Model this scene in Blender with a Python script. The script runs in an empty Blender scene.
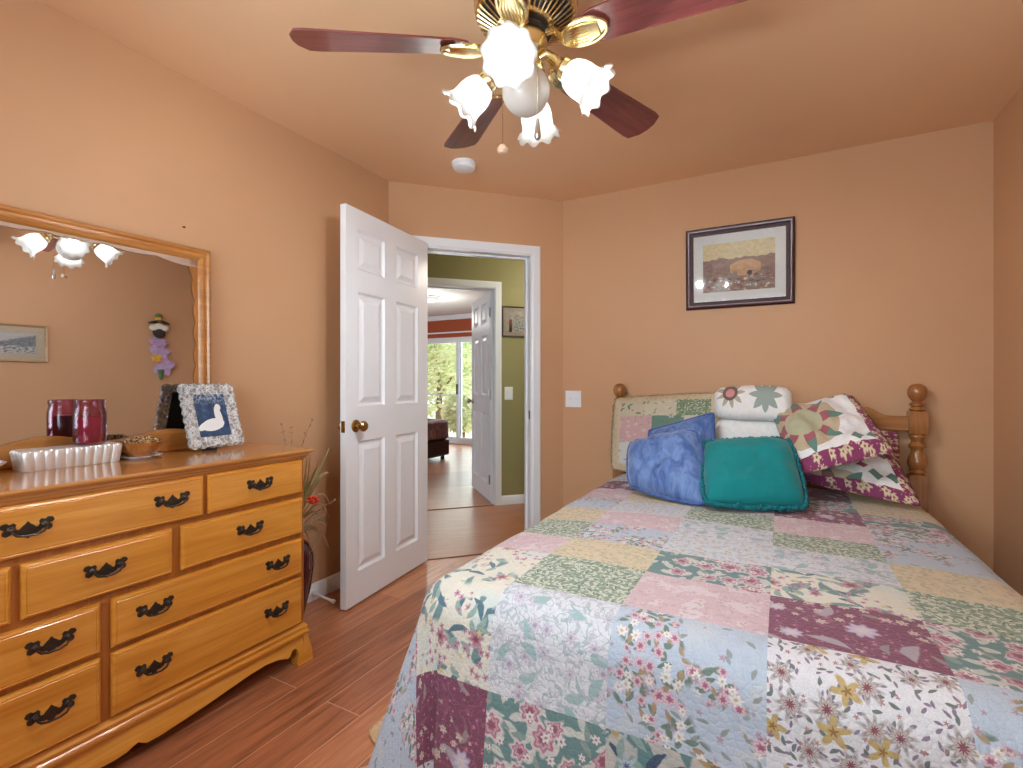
import bpy, bmesh, math, random
from mathutils import Vector, Matrix, noise as mnoise
random.seed(7)
S = bpy.context.scene
COL = S.collection
PI = math.pi

# ------------------------------------------------------------------ camera, world, light, exposure
cam_d = bpy.data.cameras.new('camera')
cam_d.sensor_width = 36.0
cam_d.lens = 495.7 / 1023 * 36.0
cam_d.shift_y = -0.00137
cam_d.clip_start = 0.05
cam = bpy.data.objects.new('camera', cam_d)
COL.objects.link(cam)
cam.location = (0, 0, 1.148)
cam.rotation_euler = (PI / 2, 0, math.radians(28.548))
S.camera = cam

S.view_settings.view_transform = 'Standard'
S.view_settings.look = 'None'
S.view_settings.gamma = 1.0
S.view_settings.use_curve_mapping = False
S.view_settings.exposure = 0.1
S.cycles.use_denoising = True
S.cycles.max_bounces = 10
S.cycles.diffuse_bounces = 6
S.cycles.glossy_bounces = 5
S.cycles.transmission_bounces = 8
S.cycles.transparent_max_bounces = 12
S.cycles.sample_clamp_indirect = 6.0
S.cycles.caustics_reflective = False
S.cycles.caustics_refractive = False

w = bpy.data.worlds.new('world')
S.world = w
w.use_nodes = True
w.node_tree.nodes['Background'].inputs[0].default_value = (0.80, 0.90, 1.0, 1)
w.node_tree.nodes['Background'].inputs[1].default_value = 2.4

def add_light(name, kind, loc, energy, color=(1, 1, 1), **kw):
    d = bpy.data.lights.new(name, kind)
    d.energy = energy
    d.color = color
    o = bpy.data.objects.new(name, d)
    COL.objects.link(o)
    o.location = loc
    for k, v in kw.items():
        if k == 'rot':
            o.rotation_euler = v
        else:
            setattr(d, k, v)
    return o

BULB = 1080.0          # emission strength of the four fan bulbs
add_light('sun', 'SUN', (-8, 14, 8), 7.0, (1, .96, .88), rot=(math.radians(-48), 0, math.radians(-25)), angle=.02)
# daylight at the rear bedroom window (behind the camera) and at the glass sliding door
add_light('window_daylight', 'AREA', (-.55, -.96, 1.45), 48, (.80, .91, 1.0), shape='RECTANGLE', size=1.7, size_y=1.25, rot=(-PI / 2, 0, PI))
# added fill lamp outside the window, aimed up through it to brighten the ceiling
add_light('ceiling_fill', 'AREA', (-.55, -1.75, .05), 345, (.86, .94, 1.0), shape='RECTANGLE', size=2.6, size_y=1.2, rot=(math.radians(135), 0, 0))
add_light('slider_daylight', 'AREA', (-5.3, 7.95, 1.05), 45, (.92, .97, 1.0), shape='RECTANGLE', size=1.7, size_y=1.9, rot=(-PI / 2, 0, 0))
add_light('far_lamp_light', 'POINT', (-4.6, 5.9, 2.1), 22, (1, .96, .9), shadow_soft_size=.12)
add_light('hall_lamp_light', 'POINT', (-1.15, 4.1, 2.25), 30, (1, .90, .78), shadow_soft_size=.12)

# ------------------------------------------------------------------ colour and node helpers
def lin(c):
    return tuple(((x / 255) / 12.92 if x / 255 <= .04045 else ((x / 255 + .055) / 1.055) ** 2.4) for x in c) + (1.0,)

class G:
    """small expression builder over a material's node tree"""
    def __init__(s, name):
        s.mat = bpy.data.materials.new(name)
        s.mat.use_nodes = True
        s.nt = s.mat.node_tree
        s.nt.nodes.clear()
        s.out = s.nt.nodes.new('ShaderNodeOutputMaterial')
    def node(s, t):
        return s.nt.nodes.new(t)
    def put(s, sock, v):
        if isinstance(v, bpy.types.NodeSocket):
            s.nt.links.new(v, sock)
        elif v is not None:
            sock.default_value = v
    def m(s, op, a, b=None, c=None):
        n = s.node('ShaderNodeMath'); n.operation = op
        for i, v in enumerate((a, b, c)):
            if v is not None: s.put(n.inputs[i], v)
        return n.outputs[0]
    def vm(s, op, a, b=None, out=0):
        n = s.node('ShaderNodeVectorMath'); n.operation = op
        s.put(n.inputs[0], a)
        if b is not None:
            s.put(n.inputs[3] if op == 'SCALE' else n.inputs[1], b)
        return n.outputs['Value'] if out == 'v' else n.outputs[0]
    def sep(s, v):
        n = s.node('ShaderNodeSeparateXYZ'); s.put(n.inputs[0], v)
        return n.outputs
    def comb(s, x, y, z=0.0):
        n = s.node('ShaderNodeCombineXYZ')
        for i, v in enumerate((x, y, z)): s.put(n.inputs[i], v)
        return n.outputs[0]
    def coord(s, which='Object'):
        return s.node('ShaderNodeTexCoord').outputs[which]
    def uv(s):
        return s.node('ShaderNodeTexCoord').outputs['UV']
    def noise(s, v, scale, detail=2.0, rough=.5, dist=0.0, col=False):
        n = s.node('ShaderNodeTexNoise'); s.put(n.inputs['Vector'], v)
        n.inputs['Scale'].default_value = scale; n.inputs['Detail'].default_value = detail
        n.inputs['Roughness'].default_value = rough; n.inputs['Distortion'].default_value = dist
        return n.outputs['Color'] if col else n.outputs['Fac']
    def vor(s, v, scale, feature='F1', rnd=1.0, dims='2D'):
        n = s.node('ShaderNodeTexVoronoi'); n.voronoi_dimensions = dims; n.feature = feature
        s.put(n.inputs['Vector'], v); n.inputs['Scale'].default_value = scale
        n.inputs['Randomness'].default_value = rnd
        return n.outputs
    def ramp(s, fac, stops, interp='LINEAR'):
        n = s.node('ShaderNodeValToRGB'); s.put(n.inputs[0], fac)
        cr = n.color_ramp; cr.interpolation = interp
        while len(cr.elements) < len(stops): cr.elements.new(.5)
        for e, (p, c) in zip(cr.elements, stops):
            e.position = p; e.color = c if len(c) == 4 else lin(c)
        return n.outputs[0]
    def mix(s, fac, a, b, mode='MIX'):
        n = s.node('ShaderNodeMix'); n.data_type = 'RGBA'; n.blend_type = mode
        s.put(n.inputs[0], fac); s.put(n.inputs[6], a); s.put(n.inputs[7], b)
        return n.outputs[2]
    def step(s, v, lo, hi):
        n = s.node('ShaderNodeMapRange'); n.clamp = True
        s.put(n.inputs[0], v); n.inputs[1].default_value = lo; n.inputs[2].default_value = hi
        return n.outputs[0]
    def bump(s, h, strength=.3, dist=.01):
        n = s.node('ShaderNodeBump'); n.inputs['Strength'].default_value = strength
        n.inputs['Distance'].default_value = dist; s.put(n.inputs['Height'], h)
        return n.outputs[0]
    def mapping(s, v, scale=(1, 1, 1), loc=(0, 0, 0), rot=(0, 0, 0)):
        n = s.node('ShaderNodeMapping'); s.put(n.inputs[0], v)
        n.inputs[1].default_value = loc; n.inputs[2].default_value = rot; n.inputs[3].default_value = scale
        return n.outputs[0]
    def bsdf(s, color, rough=.5, metal=0.0, spec=.5, normal=None, **kw):
        n = s.node('ShaderNodeBsdfPrincipled')
        s.put(n.inputs['Base Color'], color); s.put(n.inputs['Roughness'], rough)
        s.put(n.inputs['Metallic'], metal); s.put(n.inputs['Specular IOR Level'], spec)
        if normal is not None: s.put(n.inputs['Normal'], normal)
        for k, v in kw.items(): s.put(n.inputs[k], v)
        s.nt.links.new(n.outputs[0], s.out.inputs[0])
        return n
    def done(s):
        return s.mat

def plain(name, rgb, rough=.5, metal=0.0, spec=.5, nscale=40, amount=.06, bump=.0, **kw):
    g = G(name)
    f = g.noise(g.coord(), nscale, 3)
    a = lin(tuple(min(255, c * (1 + amount)) for c in rgb)); b = lin(tuple(c * (1 - amount) for c in rgb))
    col = g.mix(f, b, a)
    nrm = g.bump(f, bump, .004) if bump else None
    g.bsdf(col, rough, metal, spec, nrm, **kw)
    return g.done()

def wood(name, dark, mid, light, axis, rough=.3, scale=1.0, coat=0.0, amount=1.0):
    g = G(name)
    sc = [14 * scale] * 3; sc[axis] = 1.1 * scale
    v = g.mapping(g.coord(), tuple(sc))
    n1 = g.noise(v, 1.6, 5, .6, .6)
    sc2 = [60 * scale] * 3; sc2[axis] = 2.5 * scale
    n2 = g.noise(g.mapping(g.coord(), tuple(sc2)), 2.0, 3, .6)
    f = g.m('ADD', g.m('MULTIPLY', n1, .72), g.m('MULTIPLY', n2, .28))
    col = g.ramp(f, [(.30, dark), (.5, mid), (.70, light)])
    g.bsdf(col, rough, 0, .5, g.bump(n2, .04, .002), **{'Coat Weight': coat, 'Coat Roughness': .12})
    return g.done()

M = {}
def paint(name, rgb, rough=.55, spec=.3, var=.03):
    g = G(name)
    c = g.coord()
    f = g.noise(c, 1.3, 2)
    fine = g.noise(c, 180, 2)
    a = lin(tuple(x * (1 - var) for x in rgb)); b = lin(tuple(min(255, x * (1 + var)) for x in rgb))
    g.bsdf(g.mix(f, a, b), rough, 0, spec, g.bump(fine, .06, .002))
    return g.done()
M['wall'] = paint('terracotta_paint', (203, 160, 123))
M['ceiling'] = paint('terracotta_ceiling_paint', (232, 191, 152), .6)
M['olive'] = paint('olive_paint', (146, 141, 98))
M['white'] = paint('white_trim_paint', (236, 241, 248), .32, .5, .01)
M['white_ceiling'] = paint('white_ceiling_paint', (226, 226, 224), .7)
M['pale_wall'] = paint('pale_wall_paint', (214, 208, 198), .7)
M['rust'] = paint('rust_red_paint', (168, 84, 52), .6)
M['brass'] = plain('polished_brass', (228, 210, 164), .20, 1.0, amount=.03)
M['old_brass'] = plain('aged_brass', (176, 140, 84), .26, 1.0, amount=.1)
M['steel'] = plain('steel', (190, 190, 192), .25, 1.0)
M['black_band'] = plain('black_enamel', (34, 34, 38), .3)
M['bronze'] = plain('dark_bronze', (74, 66, 60), .36, .75, amount=.2)
M['honey_y'] = wood('honey_maple_horizontal', (184, 114, 36), (208, 140, 52), (224, 162, 76), 1, .28, coat=.35)
M['honey_z'] = wood('honey_maple_vertical', (190, 122, 44), (212, 146, 60), (226, 164, 80), 2, .3, coat=.3)
M['case_wood'] = wood('shaded_maple_case', (140, 82, 28), (166, 102, 40), (186, 122, 54), 2, .34, coat=.2)  # shade of the drawer gaps put into the colour of the whole case
M['honey_top'] = wood('honey_maple_top', (166, 106, 50), (192, 134, 76), (206, 152, 96), 1, .2, coat=.6)
M['mirror_wood'] = wood('mirror_frame_wood', (150, 92, 40), (182, 122, 62), (206, 150, 88), 1, .28, coat=.3)
M['mirror_wood_z'] = wood('mirror_frame_wood_vertical', (150, 92, 40), (182, 122, 62), (206, 150, 88), 2, .28, coat=.3)
M['pine_x'] = wood('honey_pine_horizontal', (140, 90, 46), (166, 112, 62), (186, 132, 80), 0, .25, coat=.4)
M['pine_z'] = wood('honey_pine_vertical', (132, 82, 42), (158, 102, 56), (180, 124, 74), 2, .22, coat=.5)
M['blade'] = wood('mahogany_blade', (84, 34, 32), (112, 52, 48), (134, 68, 62), 0, .3, scale=1.6, coat=.3)
M['hidden_wood'] = wood('dark_brown_wood', (92, 58, 30), (112, 72, 38), (126, 84, 46), 1, .5)  # plain dark brown wood of the threshold strips and mirror backing

def mirror_mat():
    g = G('mirror_glass')
    f = g.noise(g.coord(), 3, 2)
    g.bsdf(g.mix(f, lin((226, 226, 228)), lin((232, 232, 233))), .012, 1.0)
    return g.done()
M['mirror'] = mirror_mat()

def glass_pane(name, tint=(1, 1, 1, 1), gloss=.08):
    g = G(name)
    t = g.node('ShaderNodeBsdfTransparent'); t.inputs[0].default_value = tint
    gl = g.node('ShaderNodeBsdfGlossy'); gl.inputs['Roughness'].default_value = .03
    fr = g.node('ShaderNodeFresnel'); fr.inputs[0].default_value = 1.45
    mx = g.node('ShaderNodeMixShader')
    g.nt.links.new(g.m('ADD', g.m('MULTIPLY', fr.outputs[0], .7), gloss * .3), mx.inputs[0])
    g.nt.links.new(t.outputs[0], mx.inputs[1]); g.nt.links.new(gl.outputs[0], mx.inputs[2])
    g.nt.links.new(mx.outputs[0], g.out.inputs[0])
    return g.done()
M['pane'] = glass_pane('clear_pane')
M['slider_glass'] = glass_pane('slider_glass', (.93, .97, .96, 1), .02)

def crystal():
    g = G('cut_crystal')
    hb_ = g.vor(g.coord(), 70, 'F1', .8, '3D')[0]
    bn = g.bump(hb_, 1.0, .02)
    t = g.node('ShaderNodeBsdfTransparent'); t.inputs[0].default_value = (.96, .98, 1, 1)
    gl = g.node('ShaderNodeBsdfGlossy'); gl.inputs['Roughness'].default_value = .08; g.put(gl.inputs['Normal'], bn)
    d = g.node('ShaderNodeBsdfDiffuse'); d.inputs[0].default_value = lin((236, 240, 246)); g.put(d.inputs['Normal'], bn)
    m1 = g.node('ShaderNodeMixShader'); g.put(m1.inputs[0], g.m('MULTIPLY_ADD', g.step(hb_, .1, .7), .6, .35))
    g.nt.links.new(gl.outputs[0], m1.inputs[1]); g.nt.links.new(d.outputs[0], m1.inputs[2])
    m2 = g.node('ShaderNodeMixShader'); g.put(m2.inputs[0], g.m('MULTIPLY_ADD', g.step(hb_, .2, .6), .40, .45))
    g.nt.links.new(t.outputs[0], m2.inputs[1]); g.nt.links.new(m1.outputs[0], m2.inputs[2])
    g.nt.links.new(m2.outputs[0], g.out.inputs[0])
    return g.done()
M['crystal'] = crystal()

def frosted(name, rgb, trans=.6):
    g = G(name)
    f = g.noise(g.coord(), 60, 2)
    c = g.mix(f, lin(rgb), lin(tuple(min(255, x + 6) for x in rgb)))
    d = g.node('ShaderNodeBsdfDiffuse'); g.put(d.inputs[0], c)
    t = g.node('ShaderNodeBsdfTranslucent'); g.put(t.inputs[0], c)
    m1 = g.node('ShaderNodeMixShader'); m1.inputs[0].default_value = trans
    g.nt.links.new(d.outputs[0], m1.inputs[1]); g.nt.links.new(t.outputs[0], m1.inputs[2])
    gl = g.node('ShaderNodeBsdfGlossy'); gl.inputs['Roughness'].default_value = .12
    m2 = g.node('ShaderNodeMixShader'); m2.inputs[0].default_value = .06
    g.nt.links.new(m1.outputs[0], m2.inputs[1]); g.nt.links.new(gl.outputs[0], m2.inputs[2])
    g.nt.links.new(m2.outputs[0], g.out.inputs[0])
    return g.done()
M['shade'] = frosted('frosted_shade_glass', (250, 250, 247), .85)
M['globe'] = frosted('opal_globe_glass', (232, 226, 220), .25)

def emit(name, color, strength):
    g = G(name)
    e = g.node('ShaderNodeEmission'); e.inputs[0].default_value = color; e.inputs[1].default_value = strength
    g.nt.links.new(e.outputs[0], g.out.inputs[0])
    return g.done()
M['bulb'] = emit('lit_bulb', (.90, .96, 1.0, 1), BULB)

def planks(name, dark, mid, light, seam, width, length, rot=0.0, off=0.0, rough=.3, coat=.1):
    g = G(name)
    c = g.mapping(g.coord(), rot=(0, 0, rot))
    x, y, z = g.sep(c)
    v = g.comb(y, g.m('ADD', x, off))
    n = g.node('ShaderNodeTexBrick')
    g.put(n.inputs['Vector'], v)
    n.offset = .37; n.inputs['Scale'].default_value = 1.0
    n.inputs['Brick Width'].default_value = length; n.inputs['Row Height'].default_value = width
    n.inputs['Mortar Size'].default_value = .0016; n.inputs['Mortar Smooth'].default_value = .2
    n.inputs['Bias'].default_value = 0.0
    n.inputs['Color1'].default_value = (0, 0, 0, 1); n.inputs['Color2'].default_value = (1, 1, 1, 1)
    n.inputs['Mortar'].default_value = (.5, .5, .5, 1)
    gv = g.vm('ADD', g.mapping(c, (26, 1.8, 1)), g.vm('SCALE', n.outputs['Color'], 7.0))
    grain = g.noise(gv, 1.5, 6, .62, .8)
    fine = g.noise(g.mapping(c, (160, 7, 1)), 1.0, 3)
    f = g.m('ADD', g.m('ADD', g.m('MULTIPLY', grain, .62), g.m('MULTIPLY', fine, .2)), g.m('MULTIPLY', n.outputs['Color'], .22))
    col = g.ramp(f, [(.30, dark), (.52, mid), (.78, light)])
    col = g.mix(n.outputs['Fac'], col, lin(seam))
    g.bsdf(col, g.m('ADD', rough, g.m('MULTIPLY', fine, .12)), 0, .45, g.bump(g.m('SUBTRACT', g.m('MULTIPLY', fine, .3), n.outputs['Fac']), .15, .002), **{'Coat Weight': coat, 'Coat Roughness': .2})
    return g.done()
M['floor'] = planks('reddish_laminate', (120, 70, 46), (172, 108, 74), (210, 152, 110), (206, 156, 124), .163, 1.25, 0, 1.60, .3)
M['hall_floor'] = planks('hall_laminate', (136, 82, 52), (166, 106, 70), (188, 130, 92), (150, 94, 64), .9, 2.5, math.radians(45), .03, .34, .12)

# ------------------------------------------------------------------ patchwork fabrics (drawn in cloth metres through the UV map)
class Fab(G):
    def __init__(s, name, ground, off=(0, 0), warp=.006, scale=1.0):
        super().__init__(name)
        u = s.mapping(s.uv(), (1, 1, 1), (off[0], off[1], 0))
        nz = s.noise(u, 28, 2, col=True)
        wv = s.vm('SCALE', s.vm('SUBTRACT', nz, (.5, .5, .5)), warp * 2)
        s.p0 = u
        s.p = s.vm('ADD', u, wv)
        f = s.noise(u, 45, 3)
        a = lin(tuple(x * .94 for x in ground)); b = lin(tuple(min(255, x * 1.05) for x in ground))
        s.c = s.mix(f, a, b)
        s.k = 0
    def cell(s, scale, rnd=.85):
        s.k += 1
        q = s.vm('ADD', s.p, (3.17 * s.k, 1.31 * s.k, 0))
        o = s.vor(q, scale, 'F1', rnd)
        d = s.vm('SUBTRACT', q, o['Position'])
        x, y, _ = s.sep(d)
        r, gg, b = s.sep(o['Color'])
        return x, y, r, gg, b
    def over(s, mask, rgb, amount=1.0):
        s.c = s.mix(s.m('MULTIPLY', mask, amount) if amount < 1 else mask, s.c, lin(rgb))
    def flowers(s, spacing, R, petals, rgb, center=None, density=.7, depth=.3, amount=1.0, rgb2=None, ring=None, clip=None):
        x, y, r, g, b = s.cell(1 / spacing)
        rad = s.m('SQRT', s.m('ADD', s.m('MULTIPLY', x, x), s.m('MULTIPLY', y, y)))
        th = s.m('ADD', s.m('ARCTAN2', y, x), s.m('MULTIPLY', b, 6.28))
        lobes = s.m('MULTIPLY_ADD', s.m('COSINE', s.m('MULTIPLY', th, float(petals))), depth, 1 - depth)
        lim = s.m('MULTIPLY', s.m('MULTIPLY_ADD', g, .45 * R, .6 * R), lobes)
        q = s.m('DIVIDE', rad, lim)
        pres = s.m('LESS_THAN', r, density)
        if clip is not None: pres = s.m('MULTIPLY', pres, clip)
        mask = s.m('MULTIPLY', pres, s.m('SUBTRACT', 1.0, s.step(q, .85, 1.1)))
        if rgb2 is not None:
            s.c = s.mix(s.m('MULTIPLY', mask, amount), s.c, s.mix(s.step(q, .3, .95), lin(rgb2), lin(rgb)))
        else:
            s.over(mask, rgb, amount)
        if ring is not None:
            e = s.m('MULTIPLY', pres, s.m('LESS_THAN', s.m('ABSOLUTE', s.m('SUBTRACT', q, .62)), .09))
            s.over(e, ring, .8 * amount)
        if center is not None:
            s.over(s.m('MULTIPLY', pres, s.m('SUBTRACT', 1.0, s.step(q, .24, .4))), center, amount)
    def leaves(s, spacing, L, W, rgb, density=.8, amount=1.0, clip=None):
        x, y, r, g, b = s.cell(1 / spacing)
        a = s.m('MULTIPLY', b, 6.28)
        ca, sa = s.m('COSINE', a), s.m('SINE', a)
        u = s.m('ADD', s.m('MULTIPLY', x, ca), s.m('MULTIPLY', y, sa))
        v = s.m('SUBTRACT', s.m('MULTIPLY', y, ca), s.m('MULTIPLY', x, sa))
        v = s.m('ADD', v, s.m('MULTIPLY', s.m('MULTIPLY', u, u), 8.0))
        e = s.m('ADD', s.m('POWER', s.m('ABSOLUTE', s.m('DIVIDE', u, L)), 2.0), s.m('ABSOLUTE', s.m('DIVIDE', v, W)))
        mask = s.m('MULTIPLY', s.m('LESS_THAN', r, density), s.m('SUBTRACT', 1.0, s.step(e, .8, 1.05)))
        if clip is not None: mask = s.m('MULTIPLY', mask, clip)
        s.over(mask, rgb, amount)
    def cluster(s, scale, th, soft=.02):
        s.k += 1
        return s.step(s.noise(s.vm('ADD', s.p, (4.3 * s.k, 2.9 * s.k, 0)), scale, 2, .5, .2), th, th + soft)
    def vines(s, scale, width, rgb, amount=1.0):
        s.k += 1
        n = s.noise(s.vm('ADD', s.p, (1.7 * s.k, 2.3 * s.k, 0)), scale, 2, .5, .6)
        d = s.m('ABSOLUTE', s.m('SUBTRACT', n, .5))
        s.over(s.m('SUBTRACT', 1.0, s.step(d, width * .6, width)), rgb, amount)
    def blotch(s, scale, th, rgb, amount=1.0, soft=.03):
        s.k += 1
        n = s.noise(s.vm('ADD', s.p, (2.1 * s.k, 1.9 * s.k, 0)), scale, 3, .55, .3)
        s.over(s.step(n, th, th + soft), rgb, amount)
    def finish(s, rough=.85, quilting=True, sheen=.15):
        s.c = s.mix(s.m('MULTIPLY', s.step(s.noise(s.p0, 330, 2), .42, .62), .22), s.c, lin((150, 148, 152)))
        s.c = s.mix(.26, s.c, lin((150, 152, 158)), 'MULTIPLY') if quilting else s.c
        h = s.vor(s.p0, 62, 'DISTANCE_TO_EDGE', .75)[0]
        h = s.m('SQRT', s.m('MINIMUM', h, .3))
        n = s.noise(s.p0, 420, 2)
        hh = s.m('ADD', h, s.m('MULTIPLY', n, .12))
        s.bsdf(s.c, rough, 0, .25, s.bump(hh, .55 if quilting else .2, .004 if quilting else .0015), **{'Sheen Weight': sheen})
        return s.mat

def fabrics():
    F = {}
    f = Fab('green_leaf_print', (138, 158, 138)); f.vines(30, .035, (206, 210, 192)); f.leaves(.018, .011, .0045, (212, 216, 198), .8); f.leaves(.021, .010, .003, (98, 122, 104), .7); F['green'] = f.finish()
    f = Fab('straw_floral_print', (224, 206, 172)); f.blotch(24, .56, (204, 194, 166), .8); f.leaves(.024, .013, .005, (180, 178, 148), .6, .8); f.flowers(.04, .010, 5, (220, 180, 164), None, .5, .3, .8); f.vines(22, .018, (188, 182, 148), .7); F['yellow'] = f.finish()
    f = Fab('rose_pink_print', (218, 190, 198)); f.blotch(16, .55, (230, 218, 222), .8); f.flowers(.034, .013, 6, (230, 208, 212), (200, 154, 166), .75, .25, .9); f.leaves(.025, .011, .004, (196, 174, 176), .55, .8); F['pink'] = f.finish()
    f = Fab('burgundy_paisley_print', (128, 66, 94)); f.vines(18, .02, (152, 98, 122), .8); k = f.cluster(7, .50); f.leaves(.12, .045, .016, (176, 166, 176), .35); f.leaves(.12, .034, .009, (140, 74, 96), .35); f.leaves(.09, .026, .008, (150, 140, 138), .4); f.flowers(.036, .014, 6, (226, 218, 204), (186, 158, 130), .75, .2, 1, None, (150, 96, 110), k); f.flowers(.026, .005, 5, (214, 134, 168), None, .6); f.flowers(.15, .035, 8, (190, 178, 208), (216, 208, 200), .35, .15, 1, (216, 206, 220)); F['burgundy'] = f.finish()
    f = Fab('white_golden_flower_print', (228, 228, 234)); f.leaves(.017, .008, .0032, (138, 122, 146), .6); f.leaves(.022, .010, .0038, (112, 122, 120), .45); f.flowers(.03, .006, 5, (176, 132, 132), None, .5); f.flowers(.068, .032, 9, (188, 182, 186), (136, 74, 92), .85, .26, 1, (206, 194, 182), (144, 136, 144)); f.flowers(.082, .034, 5, (192, 166, 104), (152, 112, 62), .8, .32, 1, (202, 178, 120)); F['gold'] = f.finish()
    f = Fab('pale_blue_rose_print', (190, 204, 222)); k = f.cluster(5.5, .49, .03); f.blotch(9, .55, (208, 212, 214), .5, .1); f.leaves(.05, .013, .005, (150, 160, 158), .45); f.leaves(.026, .017, .007, (112, 134, 122), .8, 1, k); f.leaves(.03, .014, .006, (170, 146, 116), .6, 1, k); f.flowers(.034, .019, 6, (218, 186, 198), (166, 98, 124), .75, .18, 1, (192, 132, 156), (230, 214, 218), k); f.flowers(.036, .014, 7, (234, 230, 228), (200, 180, 150), .6, .2, 1, None, None, k); f.flowers(.05, .008, 5, (180, 152, 168), None, .5); F['blue'] = f.finish()
    f = Fab('sea_green_rose_print', (104, 140, 140)); k = f.cluster(6.5, .40); f.leaves(.045, .028, .011, (204, 208, 202), .7, 1, k); f.leaves(.05, .022, .008, (140, 160, 154), .6, 1, k); f.flowers(.07, .042, 7, (224, 216, 216), (150, 84, 106), .85, .14, 1, (196, 146, 162), (172, 100, 124), k); f.flowers(.04, .013, 6, (228, 222, 220), (176, 116, 132), .6, .2, 1, None, None, k); F['teal'] = f.finish()
    f = Fab('cream_bouquet_print', (230, 226, 212)); k = f.cluster(4.5, .43, .03); f.blotch(6, .54, (208, 222, 220), .8, .08); f.leaves(.08, .055, .015, (112, 146, 148), .75, 1, k); f.leaves(.065, .036, .010, (84, 118, 134), .6, 1, k); f.leaves(.045, .024, .009, (150, 176, 170), .6, 1, k); k2 = f.cluster(6, .51); f.flowers(.026, .012, 5, (196, 148, 168), (146, 84, 106), .8, .25, 1, None, None, k2); f.flowers(.11, .030, 6, (204, 162, 172), (138, 70, 92), .4, .2, 1, (168, 96, 118)); f.flowers(.06, .010, 5, (216, 198, 140), None, .35); F['cream'] = f.finish()
    f = Fab('white_lilac_print', (222, 225, 231)); f.vines(34, .03, (194, 196, 208)); f.vines(16, .018, (172, 190, 194)); f.flowers(.06, .027, 8, (216, 212, 222), (170, 156, 182), .75, .22, 1, None, (178, 172, 196)); f.leaves(.06, .030, .013, (160, 190, 192), .45); f.leaves(.03, .013, .005, (188, 194, 204), .6); f.flowers(.24, .030, 3, (170, 106, 120), None, .14); F['white'] = f.finish()
    f = Fab('white_posy_print', (216, 221, 228)); f.leaves(.024, .013, .005, (176, 186, 186), .65, .8); f.flowers(.042, .017, 6, (224, 214, 208), (190, 164, 140), .75, .22, 1, None, (196, 178, 166)); f.flowers(.034, .010, 5, (204, 190, 204), None, .6); f.vines(26, .015, (186, 192, 196), .7); F['posy'] = f.finish()
    f = Fab('stone_bouquet_print', (196, 192, 184)); f.blotch(7, .52, (176, 184, 182), .6, .08); f.leaves(.09, .06, .020, (94, 134, 138), .75); f.leaves(.07, .045, .011, (56, 80, 106), .6); f.leaves(.05, .03, .01, (142, 168, 162), .5); f.flowers(.13, .05, 6, (186, 164, 120), (146, 110, 70), .5, .22, 1, (170, 142, 98)); f.flowers(.08, .03, 7, (174, 190, 204), (74, 98, 134), .5); F['bouquet'] = f.finish()
    f = Fab('tan_backing_print', (222, 186, 142)); f.leaves(.03, .012, .004, (176, 138, 100), .5, .8); f.flowers(.05, .01, 5, (196, 142, 112), None, .4, .3, .7); F['tan'] = f.finish()
    return F
FAB = fabrics()

def star_sham(name, border=(124, 56, 92), off=(0, 0), zoom=1.0, ang=0.0, bw=.80):
    """patchwork sham: tan discs with eight pointed stars on white, burgundy floral border; UV runs -1..1"""
    s = Fab(name, (230, 230, 232), off=(0, 0), warp=.0)
    uv = s.uv()
    x, y, _ = s.sep(uv)
    q = s.mapping(uv, (zoom, zoom, 1), (off[0], off[1], 0), (0, 0, ang))
    qx, qy, _ = s.sep(q)
    def tile(v): return s.m('SUBTRACT', s.m('MULTIPLY', s.m('FRACT', s.m('MULTIPLY_ADD', v, .5, .5)), 2.0), 1.0)
    tx, ty = tile(qx), tile(qy)
    r = s.m('SQRT', s.m('ADD', s.m('MULTIPLY', tx, tx), s.m('MULTIPLY', ty, ty)))
    th = s.m('ARCTAN2', ty, tx)
    s.c = s.mix(s.noise(uv, 18, 3), lin((222, 222, 226)), lin((236, 236, 238)))
    s.over(s.m('LESS_THAN', r, .74), (186, 172, 146))
    saw = s.m('ABSOLUTE', s.m('SUBTRACT', s.m('MULTIPLY', s.m('FRACT', s.m('MULTIPLY', th, 8 / (2 * PI))), 2.0), 1.0))
    lim = s.m('MULTIPLY_ADD', saw, .66, .22)
    star = s.m('LESS_THAN', r, lim)
    s.over(star, (96, 132, 122))
    half = s.m('MULTIPLY', star, s.m('LESS_THAN', r, .56))
    s.over(half, (158, 92, 100))
    s.over(s.m('MULTIPLY', star, s.m('LESS_THAN', r, .40)), (176, 178, 150))
    # little triangles near the tile corners
    ax, ay = s.m('ABSOLUTE', tx), s.m('ABSOLUTE', ty)
    cx, cy = s.m('SUBTRACT', ax, .86), s.m('SUBTRACT', ay, .70)
    tri = s.m('LESS_THAN', s.m('ADD', s.m('ABSOLUTE', cx), s.m('ABSOLUTE', cy)), .13)
    s.over(tri, (98, 128, 120))
    tri2 = s.m('LESS_THAN', s.m('ADD', s.m('ABSOLUTE', s.m('SUBTRACT', ax, .68)), s.m('ABSOLUTE', s.m('SUBTRACT', ay, .9))), .11)
    s.over(tri2, (152, 72, 88))
    # border
    bm = s.m('GREATER_THAN', s.m('MAXIMUM', x, s.m('MULTIPLY', y, -1.0)), bw)
    keep = s.c
    s.p = s.vm('SCALE', uv, .32)
    s.c = s.mix(s.noise(uv, 30, 2), lin(border), lin(tuple(min(255, b * 1.18) for b in border)))
    s.flowers(.062, .036, 5, (206, 186, 158), (140, 96, 60), .8, .2, 1, (222, 206, 180))
    s.flowers(.03, .004, 4, (232, 226, 220), None, .5)
    s.c = s.mix(bm, keep, s.c)
    h = s.noise(uv, 22, 3)
    s.bsdf(s.c, .85, 0, .25, s.bump(h, .25, .01), **{'Sheen Weight': .15})
    return s.mat

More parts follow.
